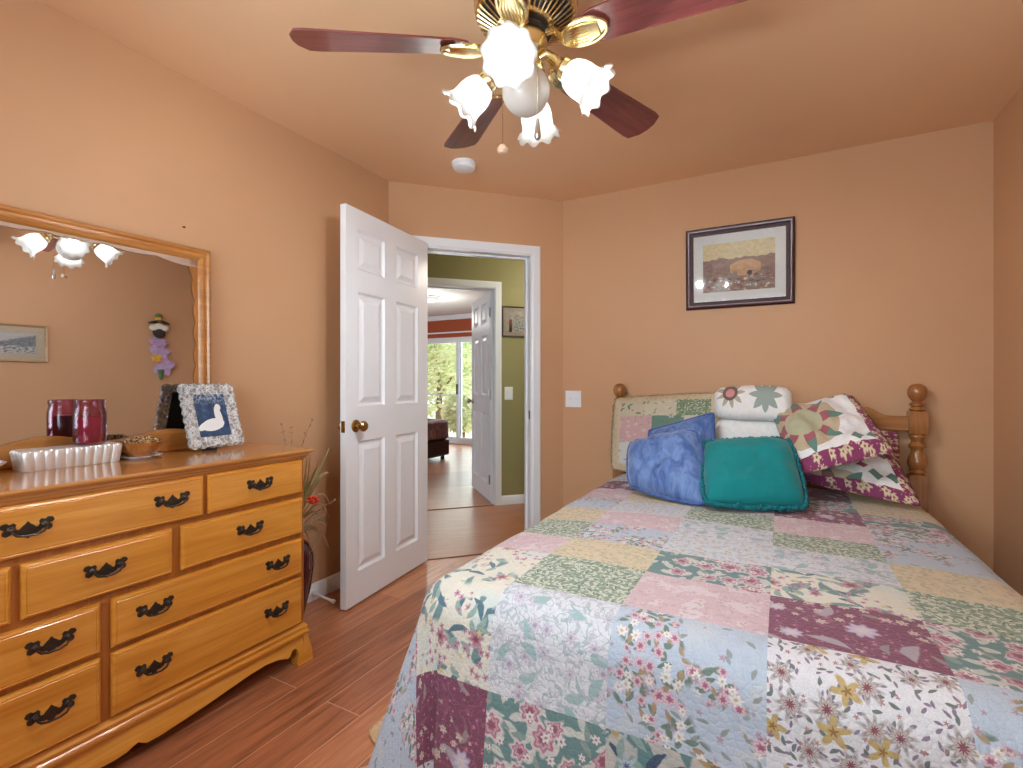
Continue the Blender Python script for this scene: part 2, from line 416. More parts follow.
# ------------------------------------------------------------------ mesh helpers
ORG = {}
class MB:
    def __init__(s, xf=None):
        s.v = []; s.f = []; s.xf = xf; s.mi = []; s.uvs = None
    def V(s, p):
        s.v.append(tuple(s.xf(*p)) if s.xf else tuple(p)); return len(s.v) - 1
    def F(s, *idx, mi=0):
        s.f.append(tuple(idx)); s.mi.append(mi)
    def box(s, x0, x1, y0, y1, z0, z1):
        a = [s.V(p) for p in ((x0, y0, z0), (x1, y0, z0), (x1, y1, z0), (x0, y1, z0), (x0, y0, z1), (x1, y0, z1), (x1, y1, z1), (x0, y1, z1))]
        for q in ((0, 3, 2, 1), (4, 5, 6, 7), (0, 1, 5, 4), (1, 2, 6, 5), (2, 3, 7, 6), (3, 0, 4, 7)): s.F(*[a[i] for i in q])
        return s
    def rings(s, rings, closed=True, cap0=True, cap1=True, loop=False):
        idx = [[s.V(p) for p in r] for r in rings]
        n = len(idx[0])
        pairs = list(zip(idx, idx[1:])) + ([(idx[-1], idx[0])] if loop else [])
        for a, b in pairs:
            for i in range(n if closed else n - 1):
                j = (i + 1) % n
                s.F(a[i], a[j], b[j], b[i])
        if cap0 and not loop: s.F(*reversed(idx[0]))
        if cap1 and not loop: s.F(*idx[-1])
        return s
    def lathe(s, prof, c=(0, 0, 0), n=32, axis=None, mod=None, cap=True):
        c = Vector(c)
        if axis is None: ex, ey, ez = Vector((1, 0, 0)), Vector((0, 1, 0)), Vector((0, 0, 1))
        else:
            ez = Vector(axis).normalized(); ex = ez.orthogonal().normalized(); ey = ez.cross(ex)
        rs = []
        for k, (r, z) in enumerate(prof):
            ring = []
            for i in range(n):
                a = 2 * PI * i / n
                rr, zz = (mod(r, z, a, k) if mod else (r, z))
                rr = max(rr, 1e-4)
                ring.append(c + ex * (rr * math.cos(a)) + ey * (rr * math.sin(a)) + ez * zz)
            rs.append(ring)
        return s.rings(rs, True, cap, cap)
    def tube(s, pts, r, n=8, cap=True, loop=False):
        pts = [Vector(p) for p in pts]
        rad = r if callable(r) else (lambda t: r)
        rs = []; up = None
        m = len(pts)
        for i, p in enumerate(pts):
            a = pts[(i - 1) % m] if (loop or i > 0) else p
            b = pts[(i + 1) % m] if (loop or i < m - 1) else p
            t = (b - a).normalized()
            if up is None: up = t.orthogonal().normalized()
            up = (up - t * up.dot(t))
            up = up.normalized() if up.length > 1e-6 else t.orthogonal().normalized()
            e2 = t.cross(up)
            q = rad(i / max(1, m - 1))
            rs.append([p + up * (q * math.cos(2 * PI * k / n)) + e2 * (q * math.sin(2 * PI * k / n)) for k in range(n)])
        return s.rings(rs, True, cap, cap, loop)
    def prism(s, poly, h0, h1, mp):
        """extrude 2-D outline poly from h0 to h1; mp(a, b, h) gives the point"""
        return s.rings([[mp(a, b, h0) for a, b in poly], [mp(a, b, h1) for a, b in poly]])
    def rect_loops(s, a0, a1, b0, b1, loops, mp, cap0=False, cap1=True):
        """nested rectangles: loops = [(inset, height)...]"""
        rs = []
        for d, h in loops:
            rs.append([mp(a0 + d, b0 + d, h), mp(a1 - d, b0 + d, h), mp(a1 - d, b1 - d, h), mp(a0 + d, b1 - d, h)])
        return s.rings(rs, True, cap0, cap1)
    def sphere(s, c, r, n=20, sz=1.0):
        k = n // 2
        return s.lathe([(r * math.sin(PI * i / k), -r * sz * math.cos(PI * i / k)) for i in range(k + 1)], c, n)
    def build(s, name, mat, parent=None, smooth=35, bevel=0.0, seg=2, recalc=True, world=True, sub=0):
        me = bpy.data.meshes.new(name)
        off = Vector(ORG.get(parent.name, (0, 0, 0))) if (parent is not None and world) else Vector((0, 0, 0))
        me.from_pydata([tuple(Vector(p) - off) for p in s.v], [], s.f)
        mats = mat if isinstance(mat, (list, tuple)) else [mat]
        for m_ in mats: me.materials.append(m_)
        me.polygons.foreach_set('material_index', s.mi)
        if s.uvs is not None:
            lay = me.uv_layers.new(name='UVMap')
            for l in me.loops: lay.data[l.index].uv = s.uvs[l.vertex_index]
        if recalc:
            bm = bmesh.new(); bm.from_mesh(me)
            bmesh.ops.recalc_face_normals(bm, faces=bm.faces)
            bm.to_mesh(me); bm.free()
        if smooth:
            me.polygons.foreach_set('use_smooth', [True] * len(me.polygons))
            me.set_sharp_from_angle(angle=math.radians(smooth))
        me.update()
        o = bpy.data.objects.new(name, me); COL.objects.link(o)
        if parent is not None:
            o.parent = parent
            if world: ORG[o.name] = tuple(off)
        if bevel:
            b = o.modifiers.new('bevel', 'BEVEL'); b.width = bevel; b.segments = seg; b.limit_method = 'ANGLE'; b.angle_limit = math.radians(40)
            b.harden_normals = False
        if sub:
            m_ = o.modifiers.new('subdivision', 'SUBSURF'); m_.levels = sub; m_.render_levels = sub
        return o

def tag(o, label, cat, group=None, kind=None):
    o['label'] = label; o['category'] = cat
    if group: o['group'] = group
    if kind: o['kind'] = kind
    return o
def thing(name, label, cat, loc=(0, 0, 0), rot=(0, 0, 0), group=None):
    o = bpy.data.objects.new(name, None); COL.objects.link(o)
    o.empty_display_size = .1
    o.location = loc; o.rotation_euler = rot
    ORG[o.name] = tuple(loc)
    return tag(o, label, cat, group)
def struct(mb, name, mat, label, cat, **kw):
    o = mb.build(name, mat, **kw)
    return tag(o, label, cat, None, 'structure')
def sthing(name, label, cat, loc=(0, 0, 0), rot=(0, 0, 0)):
    o = thing(name, label, cat, loc, rot); o['kind'] = 'structure'; return o
def copy_child(src, parent, loc=None):
    c = src.copy(); COL.objects.link(c); c.parent = parent
    if loc is not None: c.location = loc
    for ch in list(src.children):
        copy_child(ch, c)
    return c

# ------------------------------------------------------------------ the room shell
XL, XR, YB, YR, H = -2.180, .908, 3.240, -.80, 2.424
C1 = Vector((-2.1803, 2.381)); UD = Vector((.69411, .71987)); ND = Vector((-.71987, .69411))
C2 = C1 + UD * 1.1933
def DW(t, off, z):                     # point on the diagonal door wall: along, beyond, height
    p = C1 + UD * t + ND * off
    return (p.x, p.y, z)
HW = 1.25                              # hall width between the two diagonal walls
WT = .115                              # wall thickness
DO0, DO1, DOH = .190, .953, 2.030      # bedroom door opening
HO0, HO1, HOH = .268, 1.040, 2.035     # far room door opening

struct(MB().box(XL - .1, XR + .1, YR - .1, 2.32, -.06, 0), 'floor', M['floor'], 'reddish brown laminate plank floor of the bedroom', 'floor', smooth=0)
# bedroom floor runs to the threshold under the door wall
fl2 = MB(); pts = [(XL - .1, 2.32), (XR + .1, 2.32), (XR + .1, YB + .1), (C2.x - .03, YB + .1), tuple(C2)[:2], DW(0, .02, 0)[:2], (XL - .1, 2.40)]
fl2.prism(pts, -.06, 0, lambda a, b, h: (a, b, h))
bpy.data.objects['floor'].data  # keep one floor object: join the second piece's faces
def join_into(o, mb):
    me = o.data; bm = bmesh.new(); bm.from_mesh(me)
    vs = [bm.verts.new(Vector(p)) for p in mb.v]
    for f in mb.f: bm.faces.new([vs[i] for i in f])
    bmesh.ops.recalc_face_normals(bm, faces=bm.faces)
    bm.to_mesh(me); bm.free()
join_into(bpy.data.objects['floor'], fl2)
hf = MB().prism([DW(-2.2, .02, 0)[:2], DW(2.6, .02, 0)[:2], (2.2, 8.2), (-9, 8.2), (-9, .6)], -.06, -.0005, lambda a, b, h: (a, b, h))
tag(hf.build('floor_hall', M['hall_floor'], smooth=0), 'glossy brown laminate floor of the hall and far room', 'floor', None, 'structure')
ce = MB().box(XL - .1, XR + .1, YR - .1, YB + .1, H, H + .05)
struct(ce, 'ceiling', M['ceiling'], 'terracotta painted bedroom ceiling carrying the fan', 'ceiling', smooth=0)
struct(MB().box(XL - .1, XL, YR - .1, 2.45, 0, H), 'wall_left', M['wall'], 'terracotta wall behind the dresser and mirror', 'wall', smooth=0)
struct(MB().box(C2.x - .005, XR + .1, YB, YB + .1, 0, H), 'wall_back', M['wall'], 'terracotta wall behind the headboard with a framed print', 'wall', smooth=0)
struct(MB().box(XR, XR + .1, YR - .1, YB + .1, 0, H), 'wall_right', M['wall'], 'terracotta wall at the right side of the bed', 'wall', smooth=0)
wr = MB()
WX0, WX1, WZ0, WZ1 = -1.40, .30, .82, 2.07
wr.box(XL, WX0, YR - .12, YR, 0, H).box(WX1, XR, YR - .12, YR, 0, H).box(WX0, WX1, YR - .12, YR, 0, WZ0).box(WX0, WX1, YR - .12, YR, WZ1, H)
struct(wr, 'wall_rear', M['wall'], 'terracotta wall with the daylight window behind the camera', 'wall', smooth=0)
wn = sthing('window_1', 'white framed bedroom window facing the foot of the bed', 'window', (-.55, YR, WZ0))
fm = MB()
fm.box(WX0, WX1, YR - .09, YR - .03, WZ0, WZ0 + .05).box(WX0, WX1, YR - .09, YR - .03, WZ1 - .05, WZ1)
fm.box(WX0, WX0 + .05, YR - .09, YR - .03, WZ0 + .05, WZ1 - .05).box(WX1 - .05, WX1, YR - .09, YR - .03, WZ0 + .05, WZ1 - .05)
fm.box(-.575, -.525, YR - .09, YR - .03, WZ0 + .05, WZ1 - .05)
fm.build('window_frame', M['white'], wn, bevel=.004)
MB().box(WX0 + .05, WX1 - .05, YR - .064, YR - .058, WZ0 + .05, WZ1 - .05).build('pane', M['slider_glass'], wn, smooth=0)
MB().box(WX0 - .03, WX1 + .03, YR - .03, YR + .05, WZ0 - .025, WZ0).build('window_sill', M['white'], wn, bevel=.004)

# diagonal door wall (terracotta inside, olive in the hall)
dw = MB(lambda t, o, z: DW(t, o, z))
dw.box(0, DO0 - .02, 0, WT / 2, 0, H).box(DO1 + .02, 1.1933, 0, WT / 2, 0, H).box(DO0 - .02, DO1 + .02, 0, WT / 2, DOH + .02, H)
struct(dw, 'wall_diagonal', M['wall'], 'short terracotta wall cut across the corner around the open doorway', 'wall', smooth=0)
dh = MB(lambda t, o, z: DW(t, o, z))
dh.box(-2.2, DO0 - .02, WT / 2, WT, 0, H).box(DO1 + .02, 2.6, WT / 2, WT, 0, H).box(DO0 - .02, DO1 + .02, WT / 2, WT, DOH + .02, H)
struct(dh, 'wall_hall_near', M['olive'], 'olive hall face of the bedroom door wall', 'wall', smooth=0)
h2 = MB(lambda t, o, z: DW(t, o, z))
h2.box(-2.6, HO0 - .02, HW, HW + WT / 2, 0, H).box(HO1 + .02, 2.6, HW, HW + WT / 2, 0, H).box(HO0 - .02, HO1 + .02, HW, HW + WT / 2, HOH + .02, H)
struct(h2, 'wall_hall_far', M['olive'], 'olive green hall wall with a small picture and a light switch', 'wall', smooth=0)
h3 = MB(lambda t, o, z: DW(t, o, z))
h3.box(-2.6, HO0 - .02, HW + WT / 2, HW + WT, 0, H).box(HO1 + .02, 2.6, HW + WT / 2, HW + WT, 0, H).box(HO0 - .02, HO1 + .02, HW + WT / 2, HW + WT, HOH + .02, H)
struct(h3, 'wall_far_room_near', M['pale_wall'], 'pale inner face of the far room wall around its door', 'wall', smooth=0)
struct(MB(lambda t, o, z: DW(t, o, z)).box(2.5, 2.6, WT, HW, 0, H), 'wall_hall_end', M['olive'], 'olive end wall of the hall to the right of the doorway', 'wall', smooth=0)
struct(MB(lambda t, o, z: DW(t, o, z)).box(-2.2, -2.1, WT, HW, 0, H), 'wall_hall_left_end', M['olive'], 'olive end wall of the hall to the left of the doorway', 'wall', smooth=0)
hc = MB().prism([DW(-2.2, .06, 0)[:2], DW(2.6, .06, 0)[:2], DW(2.6, HW + .05, 0)[:2], DW(-2.2, HW + .05, 0)[:2]], H + .002, H + .05, lambda a, b, h: (a, b, h))
struct(hc, 'ceiling_hall', M['white_ceiling'], 'white ceiling above the hall', 'ceiling', smooth=0)
fc = MB().prism([DW(-2.6, HW + .05, 0)[:2], DW(2.6, HW + .05, 0)[:2], (0, 7.8), (-9, 7.8), (-9, 2.0)], H + .001, H + .05, lambda a, b, h: (a, b, h))
struct(fc, 'ceiling_far_room', M['white_ceiling'], 'white ceiling of the far room', 'ceiling', smooth=0)
YS = 7.66
SX0, SX1, SZ = -6.23, -4.40, 2.00
sw = MB()
sw.box(-8.5, SX0, YS, YS + .12, 0, H).box(SX1, -.3, YS, YS + .12, 0, H).box(SX0, SX1, YS, YS + .12, SZ, H)
struct(sw, 'wall_far_room', M['rust'], 'rust red far room wall around the glass sliding door', 'wall', smooth=0)
struct(MB().box(-8.6, -8.5, 1.2, YS, 0, H), 'wall_far_room_left', M['pale_wall'], 'pale left wall of the far room', 'wall', smooth=0)
struct(MB().box(-.9, -.8, 5.2, YS, 0, H), 'wall_far_room_right', M['pale_wall'], 'pale right wall of the far room', 'wall', smooth=0)
tr = MB().box(-8.5, -.9, YS - .03, YS, 2.33, H)
struct(tr, 'trim_1', M['white'], 'white crown moulding above the sliding door', 'moulding', bevel=.01)
tr = MB().box(-8.5, -.9, YS - .05, YS, 2.075, 2.10)
struct(tr, 'trim_2', M['white'], 'thin pale rail across the rust red band above the sliding door', 'moulding', bevel=.004)

# casings: moulded white trim round both doorways
def casing(name, o0, o1, zt, off, sgn, label, cw=.062, depth0=0.0, depth1=WT):
    mb = MB(lambda t, o, z: DW(t, o, z))
    prof = [(0, 0), (0, .010), (.012, .016), (.030, .013), (.050, .018), (cw, .016), (cw, 0)]
    outer = []
    loops = []
    for d, h in prof:
        a0, a1, z = o0 - d - .004, o1 + d + .004, zt + d + .004
        loops.append([(a0, off + sgn * h, 0), (a0, off + sgn * h, z), (a1, off + sgn * h, z), (a1, off + sgn * h, 0)])
    idx = [[mb.V(p) for p in r] for r in loops]
    for a, b in zip(idx, idx[1:]):
        for i in range(3): mb.F(a[i], a[i + 1], b[i + 1], b[i])
    for e in (0, 3): mb.F(*[r[e] for r in idx])
    # jamb lining and stop
    mb.box(o0 - .02, o0, depth0, depth1, 0, zt + .02).box(o1, o1 + .02, depth0, depth1, 0, zt + .02).box(o0, o1, depth0, depth1, zt, zt + .02)
    mid = (depth0 + depth1) / 2 + .012
    mb.box(o0, o0 + .011, mid, mid + .03, 0, zt).box(o1 - .011, o1, mid, mid + .03, 0, zt).box(o0, o1, mid, mid + .03, zt - .011, zt)
    return struct(mb, name, M['white'], label, 'door frame', smooth=25)
casing('trim_3', DO0, DO1, DOH - .008, 0, -1, 'white moulded frame around the bedroom doorway')
casing('trim_4', HO0, HO1, HOH - .01, HW, -1, 'white moulded frame around the second doorway across the hall', depth0=HW, depth1=HW + WT)
tag(MB(lambda t, o, z: DW(t, o, z)).box(DO1 - .003, DO1 + .001, .010, .036, .895, .955).build('strike_plate', M['steel'], bevel=.002), 'small metal strike plate on the right jamb of the bedroom doorway', 'latch plate')

for nm, a0, a1, o0, lab in (('trim_5', DO0, DO1, -.006, 'thin dark threshold strip under the bedroom doorway'), ('trim_6', HO0, HO1, HW - .004, 'thin dark threshold strip under the far room doorway')):
    struct(MB(lambda t, o, z: DW(t, o, z)).box(a0, a1, o0, o0 + .012, 0, .004), nm, M['hidden_wood'], lab, 'threshold', smooth=0)
def base_prof(mb, pa, pb, nrm, h=.085, th=.014):
    """skirting from pa to pb, standing out along nrm"""
    pa, pb, nrm = Vector(pa), Vector(pb), Vector(nrm)
    pr = [(0, 0), (th, 0), (th, h - .018), (th * .55, h - .006), (th * .3, h), (0, h)]
    mb.rings([[(p.x + nrm.x * d, p.y + nrm.y * d, z) for d, z in pr] for p in (pa, pb)])
    return mb
struct(base_prof(MB(), (XL, YR), (XL, 2.375), (1, 0)), 'baseboard_left', M['white'], 'white skirting along the dresser wall', 'baseboard')
struct(base_prof(base_prof(MB(), C1, C1 + UD * (DO0 - .068), -ND), C1 + UD * (DO1 + .068), C2, -ND), 'baseboard_diagonal', M['white'], 'white skirting beside the bedroom doorway', 'baseboard')
struct(base_prof(MB(), (C2.x + .01, YB), (XR, YB), (0, -1)), 'baseboard_back', M['white'], 'white skirting behind the bed', 'baseboard')
struct(base_prof(MB(), (XR, YR), (XR, YB - .02), (-1, 0)), 'baseboard_right', M['white'], 'white skirting along the right wall', 'baseboard')
hb = base_prof(MB(), C1 + UD * (HO1 + .068) + ND * HW, C1 + UD * 2.5 + ND * HW, -ND)
struct(hb, 'baseboard_hall', M['white'], 'white skirting under the olive hall wall', 'baseboard')

# ------------------------------------------------------------------ six panel doors
def door_leaf(parent, W, Hh, th, zb=.012):
    """local frame: x along the leaf from the hinge, +y the visible face, z up"""
    mb = MB()
    cols = [(.115, .341), (.447, W - .09)]
    rows = [(.175, .845), (1.025, 1.615), (1.731, 1.935)]
    rows = [(a - zb, b - zb) for a, b in rows]
    xs = sorted({0, W} | {c for p in cols for c in p}); zs = sorted({0, Hh} | {c for p in rows for c in p})
    for y, sg in ((0, 1), (-th, -1)):
        for i in range(len(xs) - 1):
            for j in range(len(zs) - 1):
                x0, x1, z0, z1 = xs[i], xs[i + 1], zs[j], zs[j + 1]
                if (x0, x1) in cols and (z0, z1) in rows:
                    mb.rect_loops(x0, x1, z0, z1, [(0, 0), (.003, -.005), (.011, -.012), (.022, -.012), (.048, -.002), (.052, -.002)], lambda a, b, h, y=y, sg=sg: (a, y + sg * h, b + zb))
                else:
                    mb.F(*[mb.V(p) for p in ((x0, y, z0 + zb), (x1, y, z0 + zb), (x1, y, z1 + zb), (x0, y, z1 + zb))])
    for x in (0, W):
        mb.F(*[mb.V(p) for p in ((x, 0, zb), (x, -th, zb), (x, -th, zb + Hh), (x, 0, zb + Hh))])
    for z in (zb, zb + Hh):
        mb.F(*[mb.V(p) for p in ((0, 0, z), (W, 0, z), (W, -th, z), (0, -th, z))])
    o = mb.build('door_leaf', M['white'], parent, smooth=20, world=False)
    bm = bmesh.new(); bm.from_mesh(o.data)
    bmesh.ops.remove_doubles(bm, verts=bm.verts, dist=1e-5); bmesh.ops.recalc_face_normals(bm, faces=bm.faces)
    bm.to_mesh(o.data); bm.free()
    o.data.polygons.foreach_set('use_smooth', [True] * len(o.data.polygons))
    o.data.set_sharp_from_angle(angle=math.radians(12))
    return o
def knob(parent, x, z, th, mat):
    for sg, y in ((1, 0), (-1, -th)):
        mb = MB()
        mb.lathe([(.002, 0), (.032, 0), (.032, .004), (.026, .009), (.012, .012), (.011, .028), (.020, .034), (.0275, .045), (.027, .056), (.020, .064), (.004, .067)], (x, y, z), 24, (0, sg, 0))
        mb.build('door_knob', mat, parent, world=False)
hp = Vector((-1.9906, 2.5336)); fp = Vector((-1.906, 1.7759)); dv = (fp - hp).normalized()
d1 = sthing('door_1', 'white six panel bedroom door standing open near the dresser wall', 'door', (hp.x, hp.y, 0), (0, 0, math.atan2(dv.y, dv.x)))
door_leaf(d1, .762, 2.03, .035)
knob(d1, .690, .926, .035, M['old_brass'])
MB().box(.7605, .7635, -.029, -.006, .897, .955).build('latch_plate', M['old_brass'], d1, world=False, bevel=.001)
for z in (.2, 1.03, 1.83):
    MB().lathe([(.001, -.045), (.007, -.045), (.007, .045), (.001, .045)], (-.006, -.030, z), 12).box(-.002, .0, -.033, -.003, z - .044, z + .044).build('hinge', M['old_brass'], d1, world=False)
hp2 = Vector(DW(HO1 - .012, HW + WT + .004, 0)[:2])
fa = math.radians(136.5)
d2 = sthing('door_2', 'white six panel door opening into the far room across the hall', 'door', (hp2.x, hp2.y, 0), (0, 0, fa))
door_leaf(d2, .74, 2.01, .035)
knob(d2, .675, .95, .035, M['steel'])
for z in (.22, 1.03, 1.82):
    MB().lathe([(.001, -.045), (.008, -.045), (.008, .045), (.001, .045)], (-.004, .004, z), 12).build('hinge', M['steel'], d2, world=False)

# sliding glass door and what lies outside it
sl = sthing('door_3', 'white framed glass sliding door at the end of the far room', 'glass door', (-5.3, YS + .05, 0))
fr = MB()
fr.box(SX0, SX1, YS + .0, YS + .10, SZ - .045, SZ).box(SX0, SX1, YS, YS + .10, 0, .03).box(SX0, SX0 + .04, YS, YS + .10, .03, SZ - .045).box(SX1 - .04, SX1, YS, YS + .10, .03, SZ - .045)
fr.build('door_frame', M['white'], sl, bevel=.004)
for nm, x0, x1, y in (('fixed_panel', SX0 + .04, -5.27, YS + .07), ('sliding_panel', -5.36, SX1 - .04, YS + .03)):
    p = MB(); s_ = .055
    p.box(x0, x0 + s_, y - .014, y + .014, .03, SZ - .045).box(x1 - s_, x1, y - .014, y + .014, .03, SZ - .045)
    p.box(x0 + s_, x1 - s_, y - .014, y + .014, .03, .12).box(x0 + s_, x1 - s_, y - .014, y + .014, SZ - .10, SZ - .045)
    if nm == 'fixed_panel': p.box(x0 + s_, x1 - s_, y - .008, y + .008, .90, .925)
    po = p.build(nm, M['white'], sl, bevel=.003)
    MB().box(x0 + s_, x1 - s_, y - .003, y + .003, .12, SZ - .10).build('pane', M['slider_glass'], po, smooth=0)
MB().box(-5.34, -5.315, YS - .018, YS + .012, .93, 1.12).build('handle', M['black_band'], sl, bevel=.004)

def leafmat(name, a, b):
    g = G(name)
    oi = g.noise(g.coord(), 3.0, 2)
    c = g.mix(oi, lin(a), lin(b))
    d = g.node('ShaderNodeBsdfDiffuse'); g.put(d.inputs[0], c)
    t = g.node('ShaderNodeBsdfTranslucent'); g.put(t.inputs[0], c)
    m_ = g.node('ShaderNodeMixShader'); m_.inputs[0].default_value = .4
    g.nt.links.new(d.outputs[0], m_.inputs[1]); g.nt.links.new(t.outputs[0], m_.inputs[2]); g.nt.links.new(m_.outputs[0], g.out.inputs[0])
    return g.done()
M['leaf_a'] = leafmat('pale_leaf', (196, 208, 150), (236, 236, 206))
M['leaf_b'] = leafmat('mid_leaf', (150, 176, 116), (206, 216, 168))
M['bark'] = plain('bark', (122, 100, 80), .9, nscale=12, amount=.2)
M['patio'] = plain('pale_concrete', (206, 198, 184), .9, nscale=8, amount=.05)
struct(MB().box(-16, 4, YS + .12, 22, -.12, -.03), 'ground', M['patio'], 'pale patio ground outside the sliding door', 'ground', smooth=0)
def tree(name, x, y, h, rad, n, mat, label):
    t = thing(name, label, 'tree' if name == 'leafy_tree' else 'shrub', (x, y, -.03), group='trees outside the sliding door' if name == 'leafy_tree' else None)
    rnd = random.Random(int(x * 100))
    tm = MB()
    tm.tube([(x, y, -.03), (x + .05, y, h * .3), (x - .04, y + .05, h * .55), (x, y, h * .8)], lambda q: .09 * (1 - .7 * q), 8)
    for k in range(6):
        a = k * 1.05 + rnd.random()
        tm.tube([(x, y, h * (.25 + .08 * k)), (x + rad * .35 * math.cos(a), y + rad * .35 * math.sin(a), h * (.4 + .08 * k)), (x + rad * .7 * math.cos(a), y + rad * .7 * math.sin(a), h * (.46 + .08 * k))], lambda q: .035 * (1 - .7 * q), 6)
    tm.build('trunk', M['bark'], t)
    f = MB()
    for k in range(n):
        d = Vector((rnd.gauss(0, 1), rnd.gauss(0, 1), rnd.gauss(0, 1))).normalized() * (rnd.random() ** .45)
        c = Vector((x + d.x * rad, y + d.y * rad, h * .55 + d.z * h * .46))
        if c.z < .05: continue
        a = Vector((rnd.gauss(0, 1), rnd.gauss(0, 1), rnd.gauss(0, .6))).normalized(); b = a.orthogonal().normalized()
        l = .05 + rnd.random() * .06
        f.F(f.V(c - a * l), f.V(c + b * l * .45), f.V(c + a * l), f.V(c - b * l * .45))
    f.build('foliage', mat, t, smooth=0, recalc=False)
tree('leafy_tree', -7.3, 9.7, 3.2, 1.0, 3200, M['leaf_a'], 'pale sunlit leafy tree outside the left pane of the sliding door')
tree('leafy_tree', -7.3, 12.4, 3.6, 1.5, 3600, M['leaf_b'], 'green leafy tree behind the right pane of the sliding door, beyond the pale tree')
tree('bushy_shrub', -5.9, 8.62, 1.0, .38, 1300, M['leaf_a'], 'low bushy shrub just outside the sliding door')
tree('leafy_tree', -10.6, 15.7, 4.2, 1.6, 3600, M['leaf_b'], 'tallest leafy tree, farthest off beyond the sliding door')

# ------------------------------------------------------------------ far room: couch, throw, ceiling light
def leather():
    return plain('dark_brown_leather', (58, 46, 44), .45, nscale=30, amount=.15, bump=.1)
M['leather'] = leather()
f = Fab('throw_print', (132, 92, 92), warp=.01); f.blotch(5, .52, (96, 104, 128), .9); f.blotch(7, .58, (170, 130, 110), .9); f.vines(9, .02, (190, 176, 170), .6); M['throw'] = f.finish(quilting=False)
cx0, cx1, cy0, cy1 = -5.6, -4.40, 5.26, 6.14
co = thing('couch', 'dark brown leather couch end seen through both doorways', 'couch', (-5.0, 5.7, 0))
MB().box(cx0, cx1, cy0, cy1, .06, .30).build('base', M['leather'], co, bevel=.03, seg=3)
MB().box(cx0 + .05, cx1 - .2, cy0 - .01, cy1 - .25, .30, .43).build('seat_cushion', M['leather'], co, bevel=.04, seg=3)
MB().box(cx1 - .20, cx1, cy0, cy1, .30, .575).build('armrest', M['leather'], co, bevel=.05, seg=3)
MB().box(cx0, cx1 - .2, cy1 - .25, cy1, .30, .60).build('backrest', M['leather'], co, bevel=.05, seg=3)
for x in (cx0 + .08, cx1 - .08):
    for y in (cy0 + .08, cy1 - .08):
        MB().lathe([(.03, 0), (.03, .06)], (x, y, 0), 12).build('leg', M['black_band'], co)
th = MB()
prof = [(cx1 - .215, .44), (cx1 - .213, .56), (cx1 - .19, .587), (cx1 - .1, .590), (cx1 - .02, .587), (cx1 + .008, .56), (cx1 + .012, .42), (cx1 + .014, .33)]
th.uvs = []
ny = 12
idx = []
L = 0; Ls = [0]
for a, b in zip(prof, prof[1:]): L += math.dist(a, b); Ls.append(L)
for (px, pz), l in zip(prof, Ls):
    row = []
    for j in range(ny + 1):
        y = cy0 - .004 + (cy1 - cy0 - .05) * j / ny
        row.append(th.V((px + .006 * math.sin(j * 1.7 + l * 9) * (1 if px > cx1 else 0), y, pz))); th.uvs.append((l, y))
    idx.append(row)
for a, b in zip(idx, idx[1:]):
    for j in range(ny): th.F(a[j], a[j + 1], b[j + 1], b[j])
to = th.build('throw_blanket', M['throw']); to.modifiers.new('thick', 'SOLIDIFY').thickness = .008
tag(to, 'patterned mauve and blue throw draped over the couch arm', 'throw')
cl = thing('ceiling_light', 'flat white ceiling light seen through both doorways', 'ceiling light', (-4.6, 5.9, H))
MB().lathe([(.02, 0), (.17, 0), (.17, -.02), (.15, -.02)], (-4.6, 5.9, H), 28).build('rim', M['white'], cl)
MB().lathe([(.15, -.02), (.13, -.05), (.07, -.07), (.002, -.075)], (-4.6, 5.9, H), 28).build('diffuser', M['globe'], cl)

# ------------------------------------------------------------------ wall plates, hall picture, framed prints
def switch_plate(name, label, w_, h_, n_tog, mp_loc, mp, rock=False):
    t = thing(name, label, 'light switch', mp_loc)
    mb = MB(); mb.rect_loops(-w_ / 2, w_ / 2, -h_ / 2, h_ / 2, [(0, 0), (0, .003), (.004, .006)], mp, True, True)
    mb.build('cover_plate', M['white'], t, smooth=25)
    for k in range(n_tog):
        x = (k - (n_tog - 1) / 2) * .046
        m2 = MB()
        if rock: m2.rect_loops(x - .016, x + .016, -.033, .033, [(0, .005), (.001, .008), (.004, .0095)], mp, True, True)
        else:
            m2.rect_loops(x - .005, x + .005, -.012, .012, [(0, .005), (.0008, .008)], mp, True, True)
            m2.rect_loops(x - .004, x + .004, 0, .011, [(0, .007), (.0005, .016)], mp, True, True)
        m2.build('toggle', M['white'], t, smooth=25)
    for k in range(n_tog):
        for sz in (-1, 1):
            m3 = MB()
            x = (k - (n_tog - 1) / 2) * .046
            m3.rect_loops(x - .003, x + .003, sz * .045 - .003, sz * .045 + .003, [(0, .005), (.001, .0068)], mp, True, True)
            m3.build('screw', M['white'], t)
    return t
switch_plate('light_switch', 'white double light switch on the terracotta wall left of the headboard', .116, .114, 2, (-1.272, YB, 1.034), lambda a, b, h: (-1.272 + a, YB - h, 1.034 + b))
def HWP(t0, z0):
    return lambda a, b, h: DW(t0 + a, HW - h, z0 + b)
switch_plate('light_switch', 'white light switch on the olive hall wall', .080, .122, 1, DW(1.180, HW, 1.046), HWP(1.180, 1.046), True)

